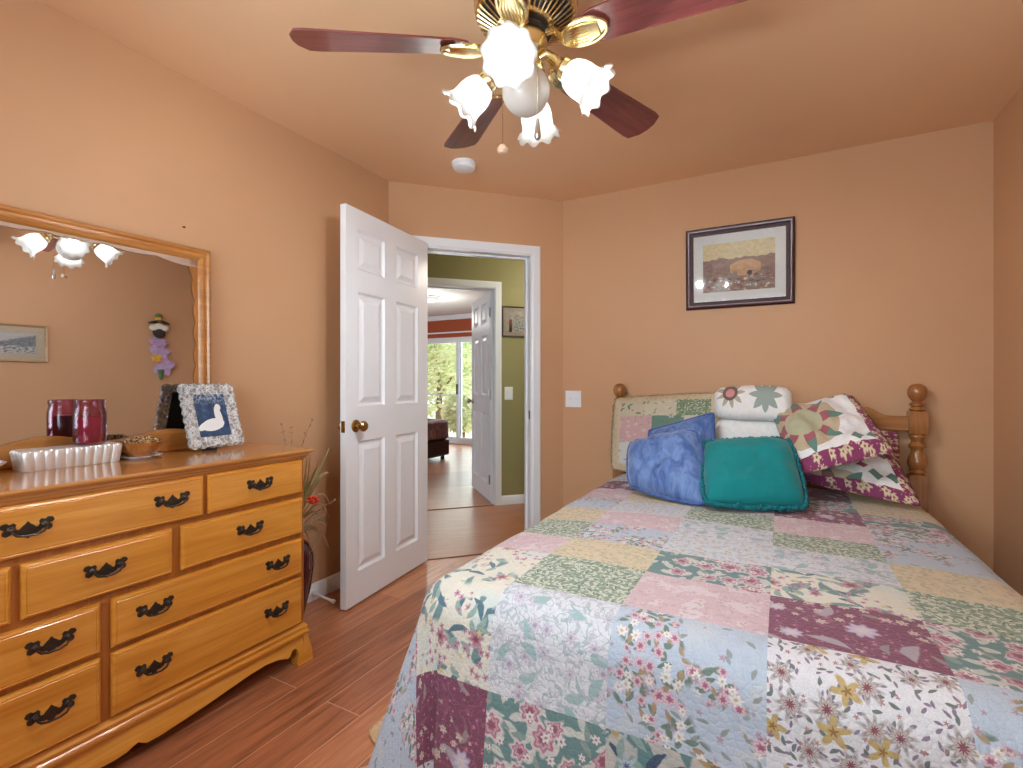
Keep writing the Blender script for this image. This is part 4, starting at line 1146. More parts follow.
# bowl of potpourri on a saucer
bx, by = -2.040, .936
sa = thing('saucer', 'small white saucer under the potpourri bowl', 'saucer', (bx, by, TZ))
MB().lathe([(.003, 0), (.040, 0), (.042, .003), (.066, .008), (.067, .010), (.060, .009), (.040, .006), (.003, .005)], (bx, by, TZ), 40).build('plate', M['white'], sa)
M['bowl_wood'] = wood('striped_bowl_wood', (104, 58, 26), (164, 102, 48), (196, 138, 76), 2, .3, scale=2.0, coat=.3)
bw = thing('wooden_bowl', 'brown striped bowl on a saucer beside the silver tin', 'bowl', (bx, by, TZ + .0062))
z0 = TZ + .0062
MB().lathe([(.003, 0), (.036, 0), (.042, .006), (.062, .028), (.070, .048), (.071, .052), (.067, .052), (.058, .030), (.038, .010), (.003, .008)], (bx, by, z0), 44).build('bowl', M['bowl_wood'], bw)
pp = MB(); rnd = random.Random(3)
for k in range(420):
    r = .064 * math.sqrt(rnd.random()); a = rnd.random() * 2 * PI
    c = Vector((bx + r * math.cos(a), by + r * math.sin(a), z0 + .038 + .020 * (1 - (r / .064) ** 2) + rnd.random() * .010))
    d = Vector((rnd.gauss(0, 1), rnd.gauss(0, 1), rnd.gauss(0, .5))).normalized(); e = d.orthogonal().normalized(); l = .006 + .007 * rnd.random()
    f_ = d.cross(e) * .0012
    q = [pp.V(c - d * l), pp.V(c + e * l * .6), pp.V(c + d * l), pp.V(c - e * l * .6), pp.V(c + f_ * 2)]
    for i in range(4): pp.F(q[i], q[(i + 1) % 4], q[4])
    pp.F(q[3], q[2], q[1], q[0])
g = G('potpourri'); cc = g.ramp(g.noise(g.coord(), 140, 1), [(.35, (112, 66, 44)), (.5, (196, 158, 106)), (.62, (226, 206, 168)), (.72, (142, 92, 78))], 'CONSTANT'); g.bsdf(cc, .8); M['pot'] = g.done()
po = pp.build('potpourri', M['pot'], None, smooth=0, recalc=True); tag(po, 'heap of dried potpourri filling the brown bowl', 'potpourri', None, 'stuff')
# white dish at the left edge
ds = MB().lathe([(.003, 0), (.035, 0), (.037, .005), (.060, .022), (.074, .036), (.075, .039), (.070, .038), (.056, .025), (.034, .009), (.003, .007)], (-2.03, .500, TZ), 40, mod=lambda r, z, a, k: (r * (1 + (.03 * math.cos(10 * a) if k in (4, 5, 6) else 0)), z))
tag(ds.build('dish', M['white']), 'white dish at the left end of the silver tin', 'dish')

# crystal picture frame leaning back
pf = thing('crystal_photo_frame', 'cut crystal picture frame with a white bird photo on the dresser', 'picture frame', (-1.995, 1.190, TZ + .0075), (0, math.radians(-20), math.radians(-1)))
cw, ch = .222, .275
cr = MB()
def crx(a, b, h): return (h, a, b)
def scal_rect(a0, a1, b0, b1, amp, nh, nv, h):
    out = []
    for k in range(nh * 8): t = k / (nh * 8); out.append(crx(a0 + (a1 - a0) * t, b0 - amp * abs(math.sin(PI * nh * t)), h))
    for k in range(nv * 8): t = k / (nv * 8); out.append(crx(a1 + amp * abs(math.sin(PI * nv * t)), b0 + (b1 - b0) * t, h))
    for k in range(nh * 8): t = k / (nh * 8); out.append(crx(a1 - (a1 - a0) * t, b1 + amp * abs(math.sin(PI * nh * t)), h))
    for k in range(nv * 8): t = k / (nv * 8); out.append(crx(a0 - amp * abs(math.sin(PI * nv * t)), b1 - (b1 - b0) * t, h))
    return out
iw = .048
rings = [scal_rect(-cw / 2 + .008, cw / 2 - .008, .010, ch - .008, .006, 6, 8, -.004), scal_rect(-cw / 2 + .006, cw / 2 - .006, .008, ch - .006, .007, 6, 8, .006), scal_rect(-cw / 2 + .012, cw / 2 - .012, .014, ch - .012, .005, 6, 8, .015),
         scal_rect(-cw / 2 + .026, cw / 2 - .026, .028, ch - .026, .002, 6, 8, .009), scal_rect(-cw / 2 + iw, cw / 2 - iw, iw, ch - iw, .0, 6, 8, .010), scal_rect(-cw / 2 + iw, cw / 2 - iw, iw, ch - iw, .0, 6, 8, -.004)]
cr.rings(rings, True, False, False, loop=True)
cr.build('crystal_border', M['crystal'], pf, world=False, smooth=30)
# starburst cuts along the border
M['cut'] = plain('bright_cut_glass', (236, 240, 244), .1, 0, amount=.02)
st = MB()
def burst(a, b, R):
    st = MB()
    for k in range(8):
        t = k * PI / 4 + .2
        st.tube([crx(a + .003 * math.cos(t), b + .003 * math.sin(t), .0125), crx(a + R * .6 * math.cos(t), b + R * .6 * math.sin(t), .0150), crx(a + R * math.cos(t), b + R * math.sin(t), .0125)], lambda q: .0009 + .0016 * math.sin(PI * q), 5)
    st.build('starburst_cut', M['cut'], pf, world=False)
for a in (-.075, 0, .075):
    burst(a, .026, .015); burst(a, ch - .024, .015)
for b in (.082, .138, .194):
    burst(-cw / 2 + .024, b, .015); burst(cw / 2 - .024, b, .015)
ph = MB(); ph.uvs = [(0, 0), (1, 0), (1, 1), (0, 1)]
ph.F(*[ph.V(crx(a, b, .006)) for a, b in ((-cw / 2 + iw - .001, iw - .001), (cw / 2 - iw + .001, iw - .001), (cw / 2 - iw + .001, ch - iw + .001), (-cw / 2 + iw - .001, ch - iw + .001))])
ph.build('photograph', art('dove_photo', 'dove'), pf, world=False, smooth=0)
M['navy_velvet'] = plain('navy_velvet', (38, 56, 84), .9, amount=.1, **{'Sheen Weight': .4})
bk = MB().box(-.0085, -.0045, -cw / 2 + iw - .006, cw / 2 - iw + .006, .03, ch - .032)
bk.build('backing', M['navy_velvet'], pf, world=False, bevel=.001)
eb = MB(); eb.prism([(-.030, .0), (.030, .0), (.018, .13), (-.018, .13)], 0, .003, lambda a, b, h: (-.060 + .05 * (b / .13) + h, a, b + (.013 if b < .01 else 0)))
eb.build('easel_leg', M['navy_velvet'], pf, world=False)

# ------------------------------------------------------------------ vase of dried grasses behind the dresser
vx, vy = -2.03, 1.53
va = thing('floor_vase', 'burgundy floor vase of dried grasses between dresser and door', 'vase', (vx, vy, 0))
M['burgundy_glaze'] = plain('burgundy_glaze', (74, 22, 30), .15, amount=.1, **{'Coat Weight': .5})
MB().lathe([(.004, 0), (.062, 0), (.066, .01), (.085, .08), (.110, .19), (.122, .28), (.118, .34), (.095, .39), (.062, .42), (.052, .44), (.062, .46), (.066, .464), (.058, .464), (.046, .44), (.056, .42), (.08, .38), (.004, .3)], (vx, vy, 0), 44).build('vase', M['burgundy_glaze'], va, smooth=50)
M['grass_a'] = plain('dry_green_grass', (206, 208, 158), .7, nscale=30, amount=.2)
M['grass_b'] = plain('straw', (240, 226, 190), .7, nscale=30, amount=.15)
M['red_bloom'] = plain('orange_red_petals', (222, 74, 42), .6, amount=.15)
M['twig'] = plain('dried_twig', (150, 112, 100), .8, amount=.2)
def blade(mb, pts, wmax):
    pts = [Vector(p) for p in pts]
    # smooth the polyline
    sm = []
    n = 14
    for k in range(n + 1):
        t = k / n; q = list(pts)
        while len(q) > 1: q = [q[i].lerp(q[i + 1], t) for i in range(len(q) - 1)]
        sm.append(q[0])
    rows = []
    for k, p in enumerate(sm):
        t = k / n
        d = (sm[min(n, k + 1)] - sm[max(0, k - 1)]).normalized()
        side = d.cross(Vector((.45, .88, .1))).normalized()
        w_ = wmax * (math.sin(PI * min(1, .15 + .85 * t)) ** .7) * (1 - t * .2) + .0004
        nr = d.cross(side) * .0006
        rows.append([mb.V(p - side * w_), mb.V(p + nr + d * 0), mb.V(p + side * w_), mb.V(p - nr)])
    for a, b in zip(rows, rows[1:]):
        for i in range(4): mb.F(a[i], a[(i + 1) % 4], b[(i + 1) % 4], b[i])
ga, gb = MB(), MB()
def cam_off(dx, dy, dz):     # offset: right as the photo sees it, away, up
    q = Rc * dx + Fc * dy
    return Vector((vx + q.x, vy + q.y, .45 + dz))
tips_a = [((0.114, 0, 0.177), (0.17, -0.05, 0.294), (0.239, -0.1, 0.408)), ((0.12, 0, 0.213), (0.164, -0.05, 0.282), (0.237, -0.1, 0.298)), ((0.102, 0, 0.177), (0.123, -0.05, 0.282), (0.155, -0.1, 0.381)), ((0.1, 0, 0.213), (0.111, -0.05, 0.294), (0.138, -0.1, 0.383)), ((0.114, 0, 0.189), (0.158, -0.05, 0.235), (0.203, -0.1, 0.271)), ((0.096, 0, 0.177), (0.1, -0.05, 0.258), (0.109, -0.1, 0.331)), ((0.102, 0, 0.213), (0.147, -0.05, 0.276), (0.195, -0.1, 0.348))]
for a, b, c in tips_a: blade(ga, [cam_off(0, 0, -.03), cam_off(*a), cam_off(*b), cam_off(*c)], .0135)
for a, b, c in [((0.102, 0, 0.105), (0.176, -0.05, 0.263), (0.237, -0.1, 0.163)), ((0.114, 0, 0.117), (0.182, -0.05, 0.206), (0.237, -0.1, 0.096)), ((0.09, 0, 0.093), (0.158, -0.05, 0.144), (0.203, -0.1, 0.085)), ((0.09, 0, 0.045), (0.17, -0.05, 0.077), (0.218, -0.1, 0.108)), ((0.096, 0, 0.04), (0.158, -0.05, 0.089), (0.226, -0.1, 0.06)), ((0.102, 0, 0.03), (0.259, -0.05, 0.066), (0.149, -0.1, -0.066)), ((0.09, 0, 0.05), (0.199, -0.05, 0.042), (0.18, -0.1, -0.024)), ((0.09, 0, 0.06), (0.149, -0.07, 0.02), (0.149, -0.1, -0.135)), ((0.102, 0, 0.06), (0.18, -0.05, 0.056), (0.237, -0.1, -0.041))]:
    blade(gb, [cam_off(0, 0, -.03), cam_off(*a), cam_off(*b), cam_off(*c)], .0058)
ga.build('green_blades', M['grass_a'], va, smooth=60); gb.build('straw_blades', M['grass_b'], va, smooth=60)
tw = MB()
def twig(tip, mid):
    pts = [cam_off(0, 0, -.05), cam_off(*mid), cam_off(*tip)]
    sm = []
    for k in range(13):
        t = k / 12; sm.append(pts[0].lerp(pts[1], t).lerp(pts[1].lerp(pts[2], t), t))
    tw.tube(sm, lambda t: .0018 - .001 * t, 5)
    for k in range(7, 13):
        for j in range(3):
            q = sm[k]; rr = random.Random(k * 7 + j + int(tip[0] * 900))
            tw.sphere(q + Vector((rr.gauss(0, .004), rr.gauss(0, .004), rr.gauss(0, .004))), .0030, 6)
for tip, mid_ in (((-.012, -.02, .502), (.03, 0, .3)), ((.032, -.02, .493), (.03, 0, .3)), ((.135, -.03, .528), (.03, 0, .35)), ((.243, -.06, .162), (.13, -.02, .10))):
    twig(tip, mid_)
tw.build('twigs', M['twig'], va, smooth=60)
fb = MB()
c = cam_off(.149, -.06, .165)
for k in range(9):
    a = k * 2 * PI / 9
    fb.sphere(c + Rc * (.020 * math.cos(a)) + Vector((0, 0, .012 * math.sin(a))) - Fc * .004 * (k % 2), .011, 10, .7)
fb.sphere(c - Fc * .008, .010, 10, .8)
fb.build('flower', M['red_bloom'], va)
# door stop lying at the skirting
dsx = thing('door_stop', 'white rod door stop sticking out of the skirting behind the door', 'door stop', (-2.166, 1.787, .045))
MB().lathe([(.003, 0), (.014, 0), (.014, .004), (.006, .007), (.006, .150)], (-2.166, 1.787, .045), 16, (1, 0, -.08)).build('rod', M['white'], dsx)
MB().lathe([(.006, .150), (.010, .152), (.010, .166), (.004, .170)], (-2.166, 1.787, .045), 16, (1, 0, -.08)).build('rubber_tip', M['cream_cloth'], dsx)

# ------------------------------------------------------------------ bed
BX0, BX1, BC = -.921, .601, -.16
bed = thing('bed', 'honey pine bed with turned posts against the back wall', 'bed', (BC, 2.1, 0))
PY = 3.165
def post(cx):
    p = MB()
    s_ = .037
    def sq(z0, z1): p.rings([[(cx - s_ + e, PY - s_ + e, z), (cx + s_ - e, PY - s_ + e, z), (cx + s_ - e, PY + s_ - e, z), (cx - s_ + e, PY + s_ - e, z)] for e, z in ((.004, z0), (0, z0 + .006), (0, z1 - .006), (.004, z1))])
    sq(0, .685)
    p.lathe([(.030, .684), (.031, .692), (.036, .698), (.034, .706), (.028, .712), (.034, .720), (.039, .735), (.040, .752), (.036, .772), (.028, .790), (.024, .806), (.026, .816), (.036, .824), (.038, .832), (.030, .842), (.025, .852), (.030, .866), (.036, .876), (.034, .884), (.028, .892)], (cx, PY, 0), 32)
    sq(.890, 1.005)
    p.lathe([(.026, 1.004), (.034, 1.010), (.035, 1.016), (.026, 1.022), (.024, 1.028), (.033, 1.034), (.034, 1.040), (.024, 1.048), (.020, 1.054), (.028, 1.062), (.037, 1.078), (.0405, 1.096), (.039, 1.114), (.032, 1.130), (.018, 1.140), (.003, 1.143)], (cx, PY, 0), 32)
    return p.build('bed_post', M['pine_z'], bed, smooth=40)
post(BX0); post(BX1)
hb = MB()
def rail_top(x):
    u = abs(x - BC)
    if u > .64: return .978
    if u > .55: 
        t = (.64 - u) / .09; return .978 + .042 * (t * t * (3 - 2 * t))
    return 1.020
N = 60
xs = [BX0 + .034 + (BX1 - BX0 - .068) * k / N for k in range(N + 1)]
poly = [(x, rail_top(x)) for x in xs] + [(xs[-1], .905), (xs[0], .905)]
hb.prism(poly, PY - .014, PY + .014, lambda a, b, h: (a, h, b))
hb.build('headboard_rail', M['pine_x'], bed, bevel=.004)
MB().box(BX0 + .034, BX1 - .034, PY - .014, PY + .014, .56, .66).build('headboard_rail', M['pine_x'], bed, bevel=.004)
for k in range(9):
    x = BX1 - .139 - k * .1555
    MB().lathe([(.010, .655), (.012, .70), (.016, .75), (.017, .79), (.011, .81), (.016, .82), (.011, .83), (.013, .86), (.017, .878), (.011, .89), (.010, .91)], (x, PY, 0), 18).build('spindle', M['pine_z'], bed)
for x0, x1 in ((BX0 - .012, BX0 + .014), (BX1 - .014, BX1 + .012)):
    MB().box(x0, x1, 1.15, PY - .035, .22, .36).build('side_rail', M['pine_x'], bed, bevel=.004)
MB().box(BX0 + .014, BX1 - .014, 1.15, 1.178, .22, .36).build('foot_rail', M['pine_x'], bed, bevel=.004)
for x in (BX0 + .05, BX1 - .05):
    MB().box(x - .025, x + .025, 1.18, 1.23, 0, .36).build('leg', M['pine_z'], bed, bevel=.004)
M['ticking'] = plain('mattress_ticking', (226, 224, 220), .9, amount=.03)
MB().box(BX0 + .02, BX1 - .02, 1.19, PY - .06, .30, .565).build('mattress', M['ticking'], bed, bevel=.05, seg=4)

# patchwork quilt
QZ = .600
s_lines = [-1.73, -1.48, -1.26, -.955, -.65, -.345, -.025, .285, .59, .88, 1.13]
t_lines = [3.02, 2.74, 2.52, 2.30, 2.08, 1.875, 1.655, 1.455, 1.205, .905, .665, .535]
# columns: side hang x2, A, B, C, D, E, right hang x2
Q = [
 ['tan', 'blue', 'green', 'white', 'posy', 'green', 'burgundy', 'yellow', 'teal', 'pink'],     # 3.02-2.74
 ['tan', 'tan', 'cream', 'burgundy', 'teal', 'posy', 'teal', 'yellow', 'green', 'white'],      # 2.74-2.52
 ['tan', 'teal', 'white', 'pink', 'yellow', 'pink', 'burgundy', 'teal', 'blue', 'cream'],      # 2.52-2.30
 ['tan', 'pink', 'blue', 'blue', 'posy', 'green', 'pink', 'blue', 'white', 'green'],           # 2.30-2.08
 ['tan', 'white', 'teal', 'yellow', 'pink', 'white', 'green', 'blue', 'yellow', 'tan'],        # 2.08-1.875
 ['tan', 'green', 'posy', 'green', 'blue', 'posy', 'white', 'yellow', 'green', 'blue'],        # 1.875-1.655
 ['tan', 'tan', 'pink', 'pink', 'yellow', 'teal', 'cream', 'green', 'teal', 'pink'],           # 1.655-1.455
 ['tan', 'blue', 'green', 'cream', 'green', 'pink', 'burgundy', 'teal', 'posy', 'white'],      # 1.455-1.205
 ['tan', 'blue', 'blue', 'cream', 'white', 'blue', 'gold', 'blue', 'teal', 'green'],           # foot hang
 ['tan', 'tan', 'blue', 'burgundy', 'teal', 'bouquet', 'burgundy', 'white', 'green', 'blue'],
 ['tan', 'tan', 'tan', 'gold', 'white', 'burgundy', 'posy', 'teal', 'pink', 'yellow'],
]
names_f = list(FAB)
def subdiv(lines, step):
    out = []; seg = []
    for i, (a, b) in enumerate(zip(lines, lines[1:])):
        n = max(2, round(abs(b - a) / step))
        for k in range(n): out.append(a + (b - a) * k / n); seg.append(i)
    out.append(lines[-1]); return out, seg
ss, sseg = subdiv(s_lines, .016)
ts, tseg = subdiv(t_lines, .016)
FXL, FXR, FYF = -.820, .505, 1.190          # where the flat top starts to roll over
RHO = .105
def drape(s, t):
    nx = mnoise.noise(Vector((s * 3.1, t * 3.1, 0)))
    n2 = mnoise.noise(Vector((s * 9, t * 9, 4)))
    a = max(0, FXL - s); b = max(0, FYF - t); ar = max(0, s - FXR)
    x = min(max(s, FXL), FXR); y = max(t, FYF)
    z = QZ + .008 * nx + .003 * n2 - .012 * (abs((x - BC) / .76) ** 4)
    sx = -1
    if ar > 0: a = ar; sx = 1
    r = math.hypot(a, b)
    if r <= 0: return (x, y, z)
    th = math.atan2(b, a)                    # 0: side, pi/2: foot
    cor = math.sin(2 * th)                   # 1 at the corner diagonal
    q = RHO * PI / 2
    if r < q:
        hz = RHO * math.sin(r / RHO); dz = RHO * (1 - math.cos(r / RHO))
    else:
        e = r - q
        fl = .10 + .16 * cor * cor
        if sx > 0: fl = .04 + .1 * cor
        hz = RHO + e * fl; dz = RHO + e * math.sqrt(max(0.05, 1 - fl * fl))
    # soft folds grow towards the hem
    k = min(1, max(0, (r - .1) / .5))
    if a > 0 and b > 0:
        hz += .030 * k * math.cos(4 * (th - .75)) + .012 * k * math.sin(11 * th)
    elif b > 0:
        hz += k * (.016 * math.sin(s * 9.0 + .6) + .008 * nx)
    else:
        hz += k * (.016 * math.sin(t * 9.0) + .008 * nx) * (.4 if sx > 0 else 1)
    zz = z - dz
    if zz < .012:
        hz += (.012 - zz) * (.10 + .66 * max(0, 1 - 2.6 * cor)); zz = .012 + .004 * (n2 + 1)
    if sx > 0: hz = min(hz, XR - .03 - FXR)
    return (x + sx * hz * math.cos(th), y - hz * math.sin(th), zz)
qm = MB(); qm.uvs = []
grid = []
for t in ts:
    row = []
    for s in ss:
        row.append(qm.V(drape(s, t))); qm.uvs.append((s, t))
    grid.append(row)
for j in range(len(ts) - 1):
    for i in range(len(ss) - 1):
        qm.F(grid[j][i], grid[j][i + 1], grid[j + 1][i + 1], grid[j + 1][i], mi=names_f.index(Q[tseg[j]][sseg[i]]))
qo = qm.build('patchwork_quilt', [FAB[k] for k in names_f], smooth=0, recalc=True)
qo.data.polygons.foreach_set('use_smooth', [True] * len(qo.data.polygons))
so = qo.modifiers.new('thick', 'SOLIDIFY'); so.thickness = .010; so.offset = -1
tag(qo, 'floral patchwork quilt spread over the bed and hanging to the floor', 'quilt')

# ------------------------------------------------------------------ pillows
def pillow(corners, thick, flange=0.0, n=36, p=3.2, pinch=.06, bend=(0, 0), wr=.01, seed=0, ruff=0.0, uvscale=None, rnd_=.04):
    """closed cushion over four corner points (BL, BR, TR, TL); front bulges towards the viewer's side"""
    bl, br, tr_, tl = [Vector(c) for c in corners]
    nrm = ((br - bl).cross(tl - bl)).normalized()
    ext = 1 + flange
    mb = MB(); mb.uvs = []
    us = [-ext + 2 * ext * k / n for k in range(n + 1)]
    lay = []
    for side in (1, -1):
        g_ = []
        for j, v in enumerate(us):
            row = []
            for i, u in enumerate(us):
                uu = u * (1 - pinch * (1 - min(1, abs(v)) ** 2)) if abs(u) > 0 else 0
                vv = v * (1 - pinch * (1 - min(1, abs(u)) ** 2))
                q_ = 1 - rnd_ * min(1.2, abs(u)) ** 3 * min(1.2, abs(v)) ** 3
                uu *= q_; vv *= q_
                a, b = (uu + 1) / 2, (vv + 1) / 2
                P = bl * ((1 - a) * (1 - b)) + br * (a * (1 - b)) + tr_ * (a * b) + tl * ((1 - a) * b)
                cu, cv = max(0, 1 - min(1, abs(u)) ** p), max(0, 1 - min(1, abs(v)) ** p)
                h = thick * (cu * cv) ** .5
                wn_ = mnoise.noise(Vector((u * 2.3 + seed, v * 2.3, side * 3 + seed))) * wr * (cu * cv) ** .3
                wn_ += mnoise.noise(Vector((u * 6.1 + seed, v * 4.2 - seed, side * 2))) * wr * .45 * (cu * cv) ** .3
                edge = .0 if 0 < i < n and 0 < j < n else 0
                off_ = side * (h + wn_ + (.004 if 0 < i < n and 0 < j < n else 0))
                if ruff and max(abs(u), abs(v)) > 1:
                    w_ = (max(abs(u), abs(v)) - 1) / flange
                    along = v if abs(u) > abs(v) else u
                    off_ += ruff * w_ * math.sin(along * 34 + seed)
                off_ += bend[0] * (1 - u * u) + bend[1] * (1 - v * v)
                P = P + nrm * off_
                if side == -1 and (i in (0, n) or j in (0, n)):
                    row.append(lay[0][j][i])
                else:
                    row.append(mb.V(P)); mb.uvs.append((u, v) if uvscale is None else (u * uvscale[0], v * uvscale[1]))
            g_.append(row)
        lay.append(g_)
        for j in range(n):
            for i in range(n):
                q = (g_[j][i], g_[j][i + 1], g_[j + 1][i + 1], g_[j + 1][i])
                mb.F(*(q if side == 1 else q[::-1]))
    return mb, lay, nrm
def edge_loop(mb, lay, n=36):
    g_ = lay[0]
    e = [g_[0][i] for i in range(n)] + [g_[j][n] for j in range(n)] + [g_[n][i] for i in range(n, 0, -1)] + [g_[j][0] for j in range(n, 0, -1)]
    return [Vector(mb.v[i]) for i in e]
def base_of(cs_):
    b = (Vector(cs_[0]) + Vector(cs_[1])) / 2
    return (b.x, b.y, b.z)

# velvet and cotton
def velvet(name, rgb, rgb2):
    g = G(name)
    c = g.coord()
    f = g.noise(g.mapping(c, (9, 9, 3)), 2.2, 4, .6, .8)
    col = g.ramp(f, [(.36, rgb2), (.62, rgb)])
    g.bsdf(col, .75, 0, .3, g.bump(g.noise(c, 60, 3), .3, .004), **{'Sheen Weight': .5, 'Sheen Roughness': .35})
    return g.done()
M['blue_velvet'] = velvet('slate_blue_velvet', (112, 140, 192), (70, 98, 158))
M['blue_trim'] = velvet('slate_blue_trim', (80, 108, 170), (52, 78, 138))
g = G('teal_cotton'); c_ = g.coord(); wv = g.node('ShaderNodeTexWave'); wv.bands_direction = 'Z'; wv.inputs['Scale'].default_value = 45; wv.inputs['Distortion'].default_value = .6; g.put(wv.inputs[0], c_)
g.bsdf(g.mix(g.noise(c_, 9, 3), lin((0, 112, 118)), lin((0, 134, 138))), .8, 0, .25, g.bump(wv.outputs['Fac'], .25, .003), **{'Sheen Weight': .2}); M['teal_cotton'] = g.done()
M['teal_trim'] = plain('teal_fringe', (0, 104, 116), .85, nscale=160, amount=.25, bump=.5)

def make_pillow(name, label, cat, cs_, thick, mat, body='cover', trim=None, trim_r=.008, trim_mat=None, group=None, **kw):
    t = thing(name, label, cat, base_of(cs_), group=group)
    mb, lay, nrm = pillow(cs_, thick, **kw)
    o = mb.build(body, mat, t, smooth=0, recalc=True)
    o.data.polygons.foreach_set('use_smooth', [True] * len(o.data.polygons))
    if trim == 'piping':
        tb = MB(); tb.tube(edge_loop(mb, lay, kw.get('n', 36)), trim_r, 8, loop=True); tb.build('piping', trim_mat, t, smooth=60)
    elif trim == 'fringe':
        lp = edge_loop(mb, lay, kw.get('n', 36)); tb = MB()
        L_ = len(lp); cen = sum(lp, Vector()) / L_
        for i in range(L_):
            for k in range(3):
                p_ = lp[i].lerp(lp[(i + 1) % L_], k / 3)
                d = (p_ - cen).normalized()
                rr = random.Random(i * 3 + k)
                tb.sphere(p_ + d * (.004 + .006 * rr.random()) + nrm * rr.uniform(-.008, .008), trim_r * (.8 + .5 * rr.random()), 6)
        tb.build('fringe', trim_mat, t, smooth=60)
    return t
# patchwork sham at the left (against the headboard)
sh_t = []
QP = {}
f_names = ['yellow', 'green', 'pink', 'teal', 'posy', 'white', 'blue', 'burgundy']
def sham_patch():
    s = Fab('patchwork_sham', (226, 208, 172), warp=.003)
    uv = s.uv(); x, y, _ = s.sep(uv)
    base = s.c
    P = s.vm('SCALE', uv, .30); s.p = P; s.p0 = P
    def rect(x0, x1, y0, y1):
        return s.m('MULTIPLY', s.m('MULTIPLY', s.m('GREATER_THAN', x, x0), s.m('LESS_THAN', x, x1)), s.m('MULTIPLY', s.m('GREATER_THAN', y, y0), s.m('LESS_THAN', y, y1)))
    s.leaves(.03, .012, .004, (190, 176, 132), .5, .8)
    edge = s.c
    for (r, ground, spec) in (((-.86, -.35, .42, .86), (214, 206, 176), 'rose'), ((-.35, .25, .42, .86), (222, 214, 188), 'posy'), ((.25, .86, .42, .86), (134, 154, 120), 'leaf'),
                              ((-.86, -.20, -.30, .42), (222, 180, 180), 'pink'), ((-.20, .40, -.05, .42), (112, 148, 132), 'rose'), ((.40, .86, -.05, .42), (226, 216, 200), 'pink'),
                              ((-.86, -.20, -.86, -.30), (226, 226, 224), 'posy'), ((-.20, .86, -.86, -.05), (196, 206, 218), 'rose')):
        keep = s.c
        s.c = s.mix(s.noise(uv, 20, 2), lin(tuple(g_ * .96 for g_ in ground)), lin(ground))
        if spec == 'rose': s.flowers(.075, .028, 6, (226, 214, 208), (190, 118, 130), .6, .2, 1, (206, 152, 160)); s.leaves(.05, .022, .008, (110, 138, 108), .45)
        elif spec == 'posy': s.flowers(.05, .014, 5, (236, 228, 224), (206, 160, 156), .6); s.leaves(.04, .016, .006, (166, 172, 140), .5)
        elif spec == 'leaf': s.leaves(.018, .010, .004, (210, 212, 186), .75); s.leaves(.02, .01, .003, (94, 118, 86), .5)
        else: s.flowers(.05, .016, 6, (236, 214, 210), (206, 150, 158), .6); s.leaves(.04, .014, .005, (170, 176, 148), .4)
        s.c = s.mix(rect(*r), keep, s.c)
    return s.finish()
M['sham_patch'] = sham_patch()
make_pillow('patchwork_sham', 'floral patchwork pillow sham behind the blue cushions at the left', 'pillow', [(-.90, 2.93, .625), (-.30, 2.90, .625), (-.30, 3.06, 1.085), (-.925, 3.09, 1.045)], .055, M['sham_patch'], flange=.07, pinch=.015, seed=1.3, ruff=.006)
# star shams at the right
M['star_a'] = star_sham('star_sham_upper', off=(.42, -.12), zoom=.92)
M['star_b'] = star_sham('star_sham_lower', off=(.46, -.83), zoom=.92)
M['star_c'] = star_sham('star_sham_rear', off=(.1, .6), zoom=1.05)
make_pillow('star_sham', group='star patchwork shams at the right of the headboard', label='star patchwork sham peeking out under the headboard rail, rearmost of the three', cat='pillow', cs_=[(.06, 3.03, .66), (.50, 3.02, .74), (.51, 3.10, .90), (.04, 3.11, .93)], thick=.018, mat=M['star_c'], flange=.05, pinch=.02, seed=5)
make_pillow('star_sham', group='star patchwork shams at the right of the headboard', label='star patchwork sham lying lowest at the right with its burgundy edge on the quilt', cat='pillow', cs_=[(.10, 2.80, .665), (.525, 2.69, .620), (.43, 2.98, .90), (.04, 3.0, .86)], thick=.060, mat=M['star_b'], flange=.06, pinch=.03, seed=2.1, wr=.028)
make_pillow('star_sham', group='star patchwork shams at the right of the headboard', label='star patchwork sham leaning on top at the right below the headboard rail', cat='pillow', cs_=[(.055, 2.56, .735), (.425, 2.64, .855), (.31, 2.98, 1.085), (-.04, 2.96, .99)], thick=.065, mat=M['star_a'], flange=.06, pinch=.03, seed=3.7, wr=.030)
# folded white quilt with stars standing behind the teal cushion
fq = thing('folded_star_quilt', 'folded white quilt with star patches behind the teal cushion', 'folded quilt', (-.135, 2.93, .62))
def star_white():
    s = Fab('white_star_quilt', (230, 230, 230), warp=.0)
    uv = s.uv(); x, y, _ = s.sep(uv)
    def star(cx, cy, R, n, inner, cols, half=False):
        dx, dy = s.m('SUBTRACT', x, cx), s.m('SUBTRACT', y, cy)
        r = s.m('SQRT', s.m('ADD', s.m('MULTIPLY', dx, dx), s.m('MULTIPLY', dy, dy)))
        th = s.m('ARCTAN2', dy, dx)
        saw = s.m('ABSOLUTE', s.m('SUBTRACT', s.m('MULTIPLY', s.m('FRACT', s.m('MULTIPLY', th, n / (2 * PI))), 2.0), 1.0))
        lim = s.m('MULTIPLY_ADD', s.m('POWER', saw, 1.0), R * (1 - inner), R * inner)
        s.over(s.m('LESS_THAN', r, lim), cols[0])
        for k, c in enumerate(cols[1:]): s.over(s.m('LESS_THAN', r, R * (.50 - .2 * k)), c)
    star(-.105, .052, .075, 9, .40, [(176, 168, 150), (112, 92, 88), (206, 140, 140)])
    star(.065, .040, .080, 8, .52, [(150, 164, 158)])
    star(.085, .150, .070, 9, .5, [(104, 78, 70)])
    h = s.noise(uv, 60, 3)
    s.bsdf(s.c, .85, 0, .25, s.bump(h, .35, .006), **{'Sheen Weight': .15})
    return s.mat
M['white_star'] = star_white()
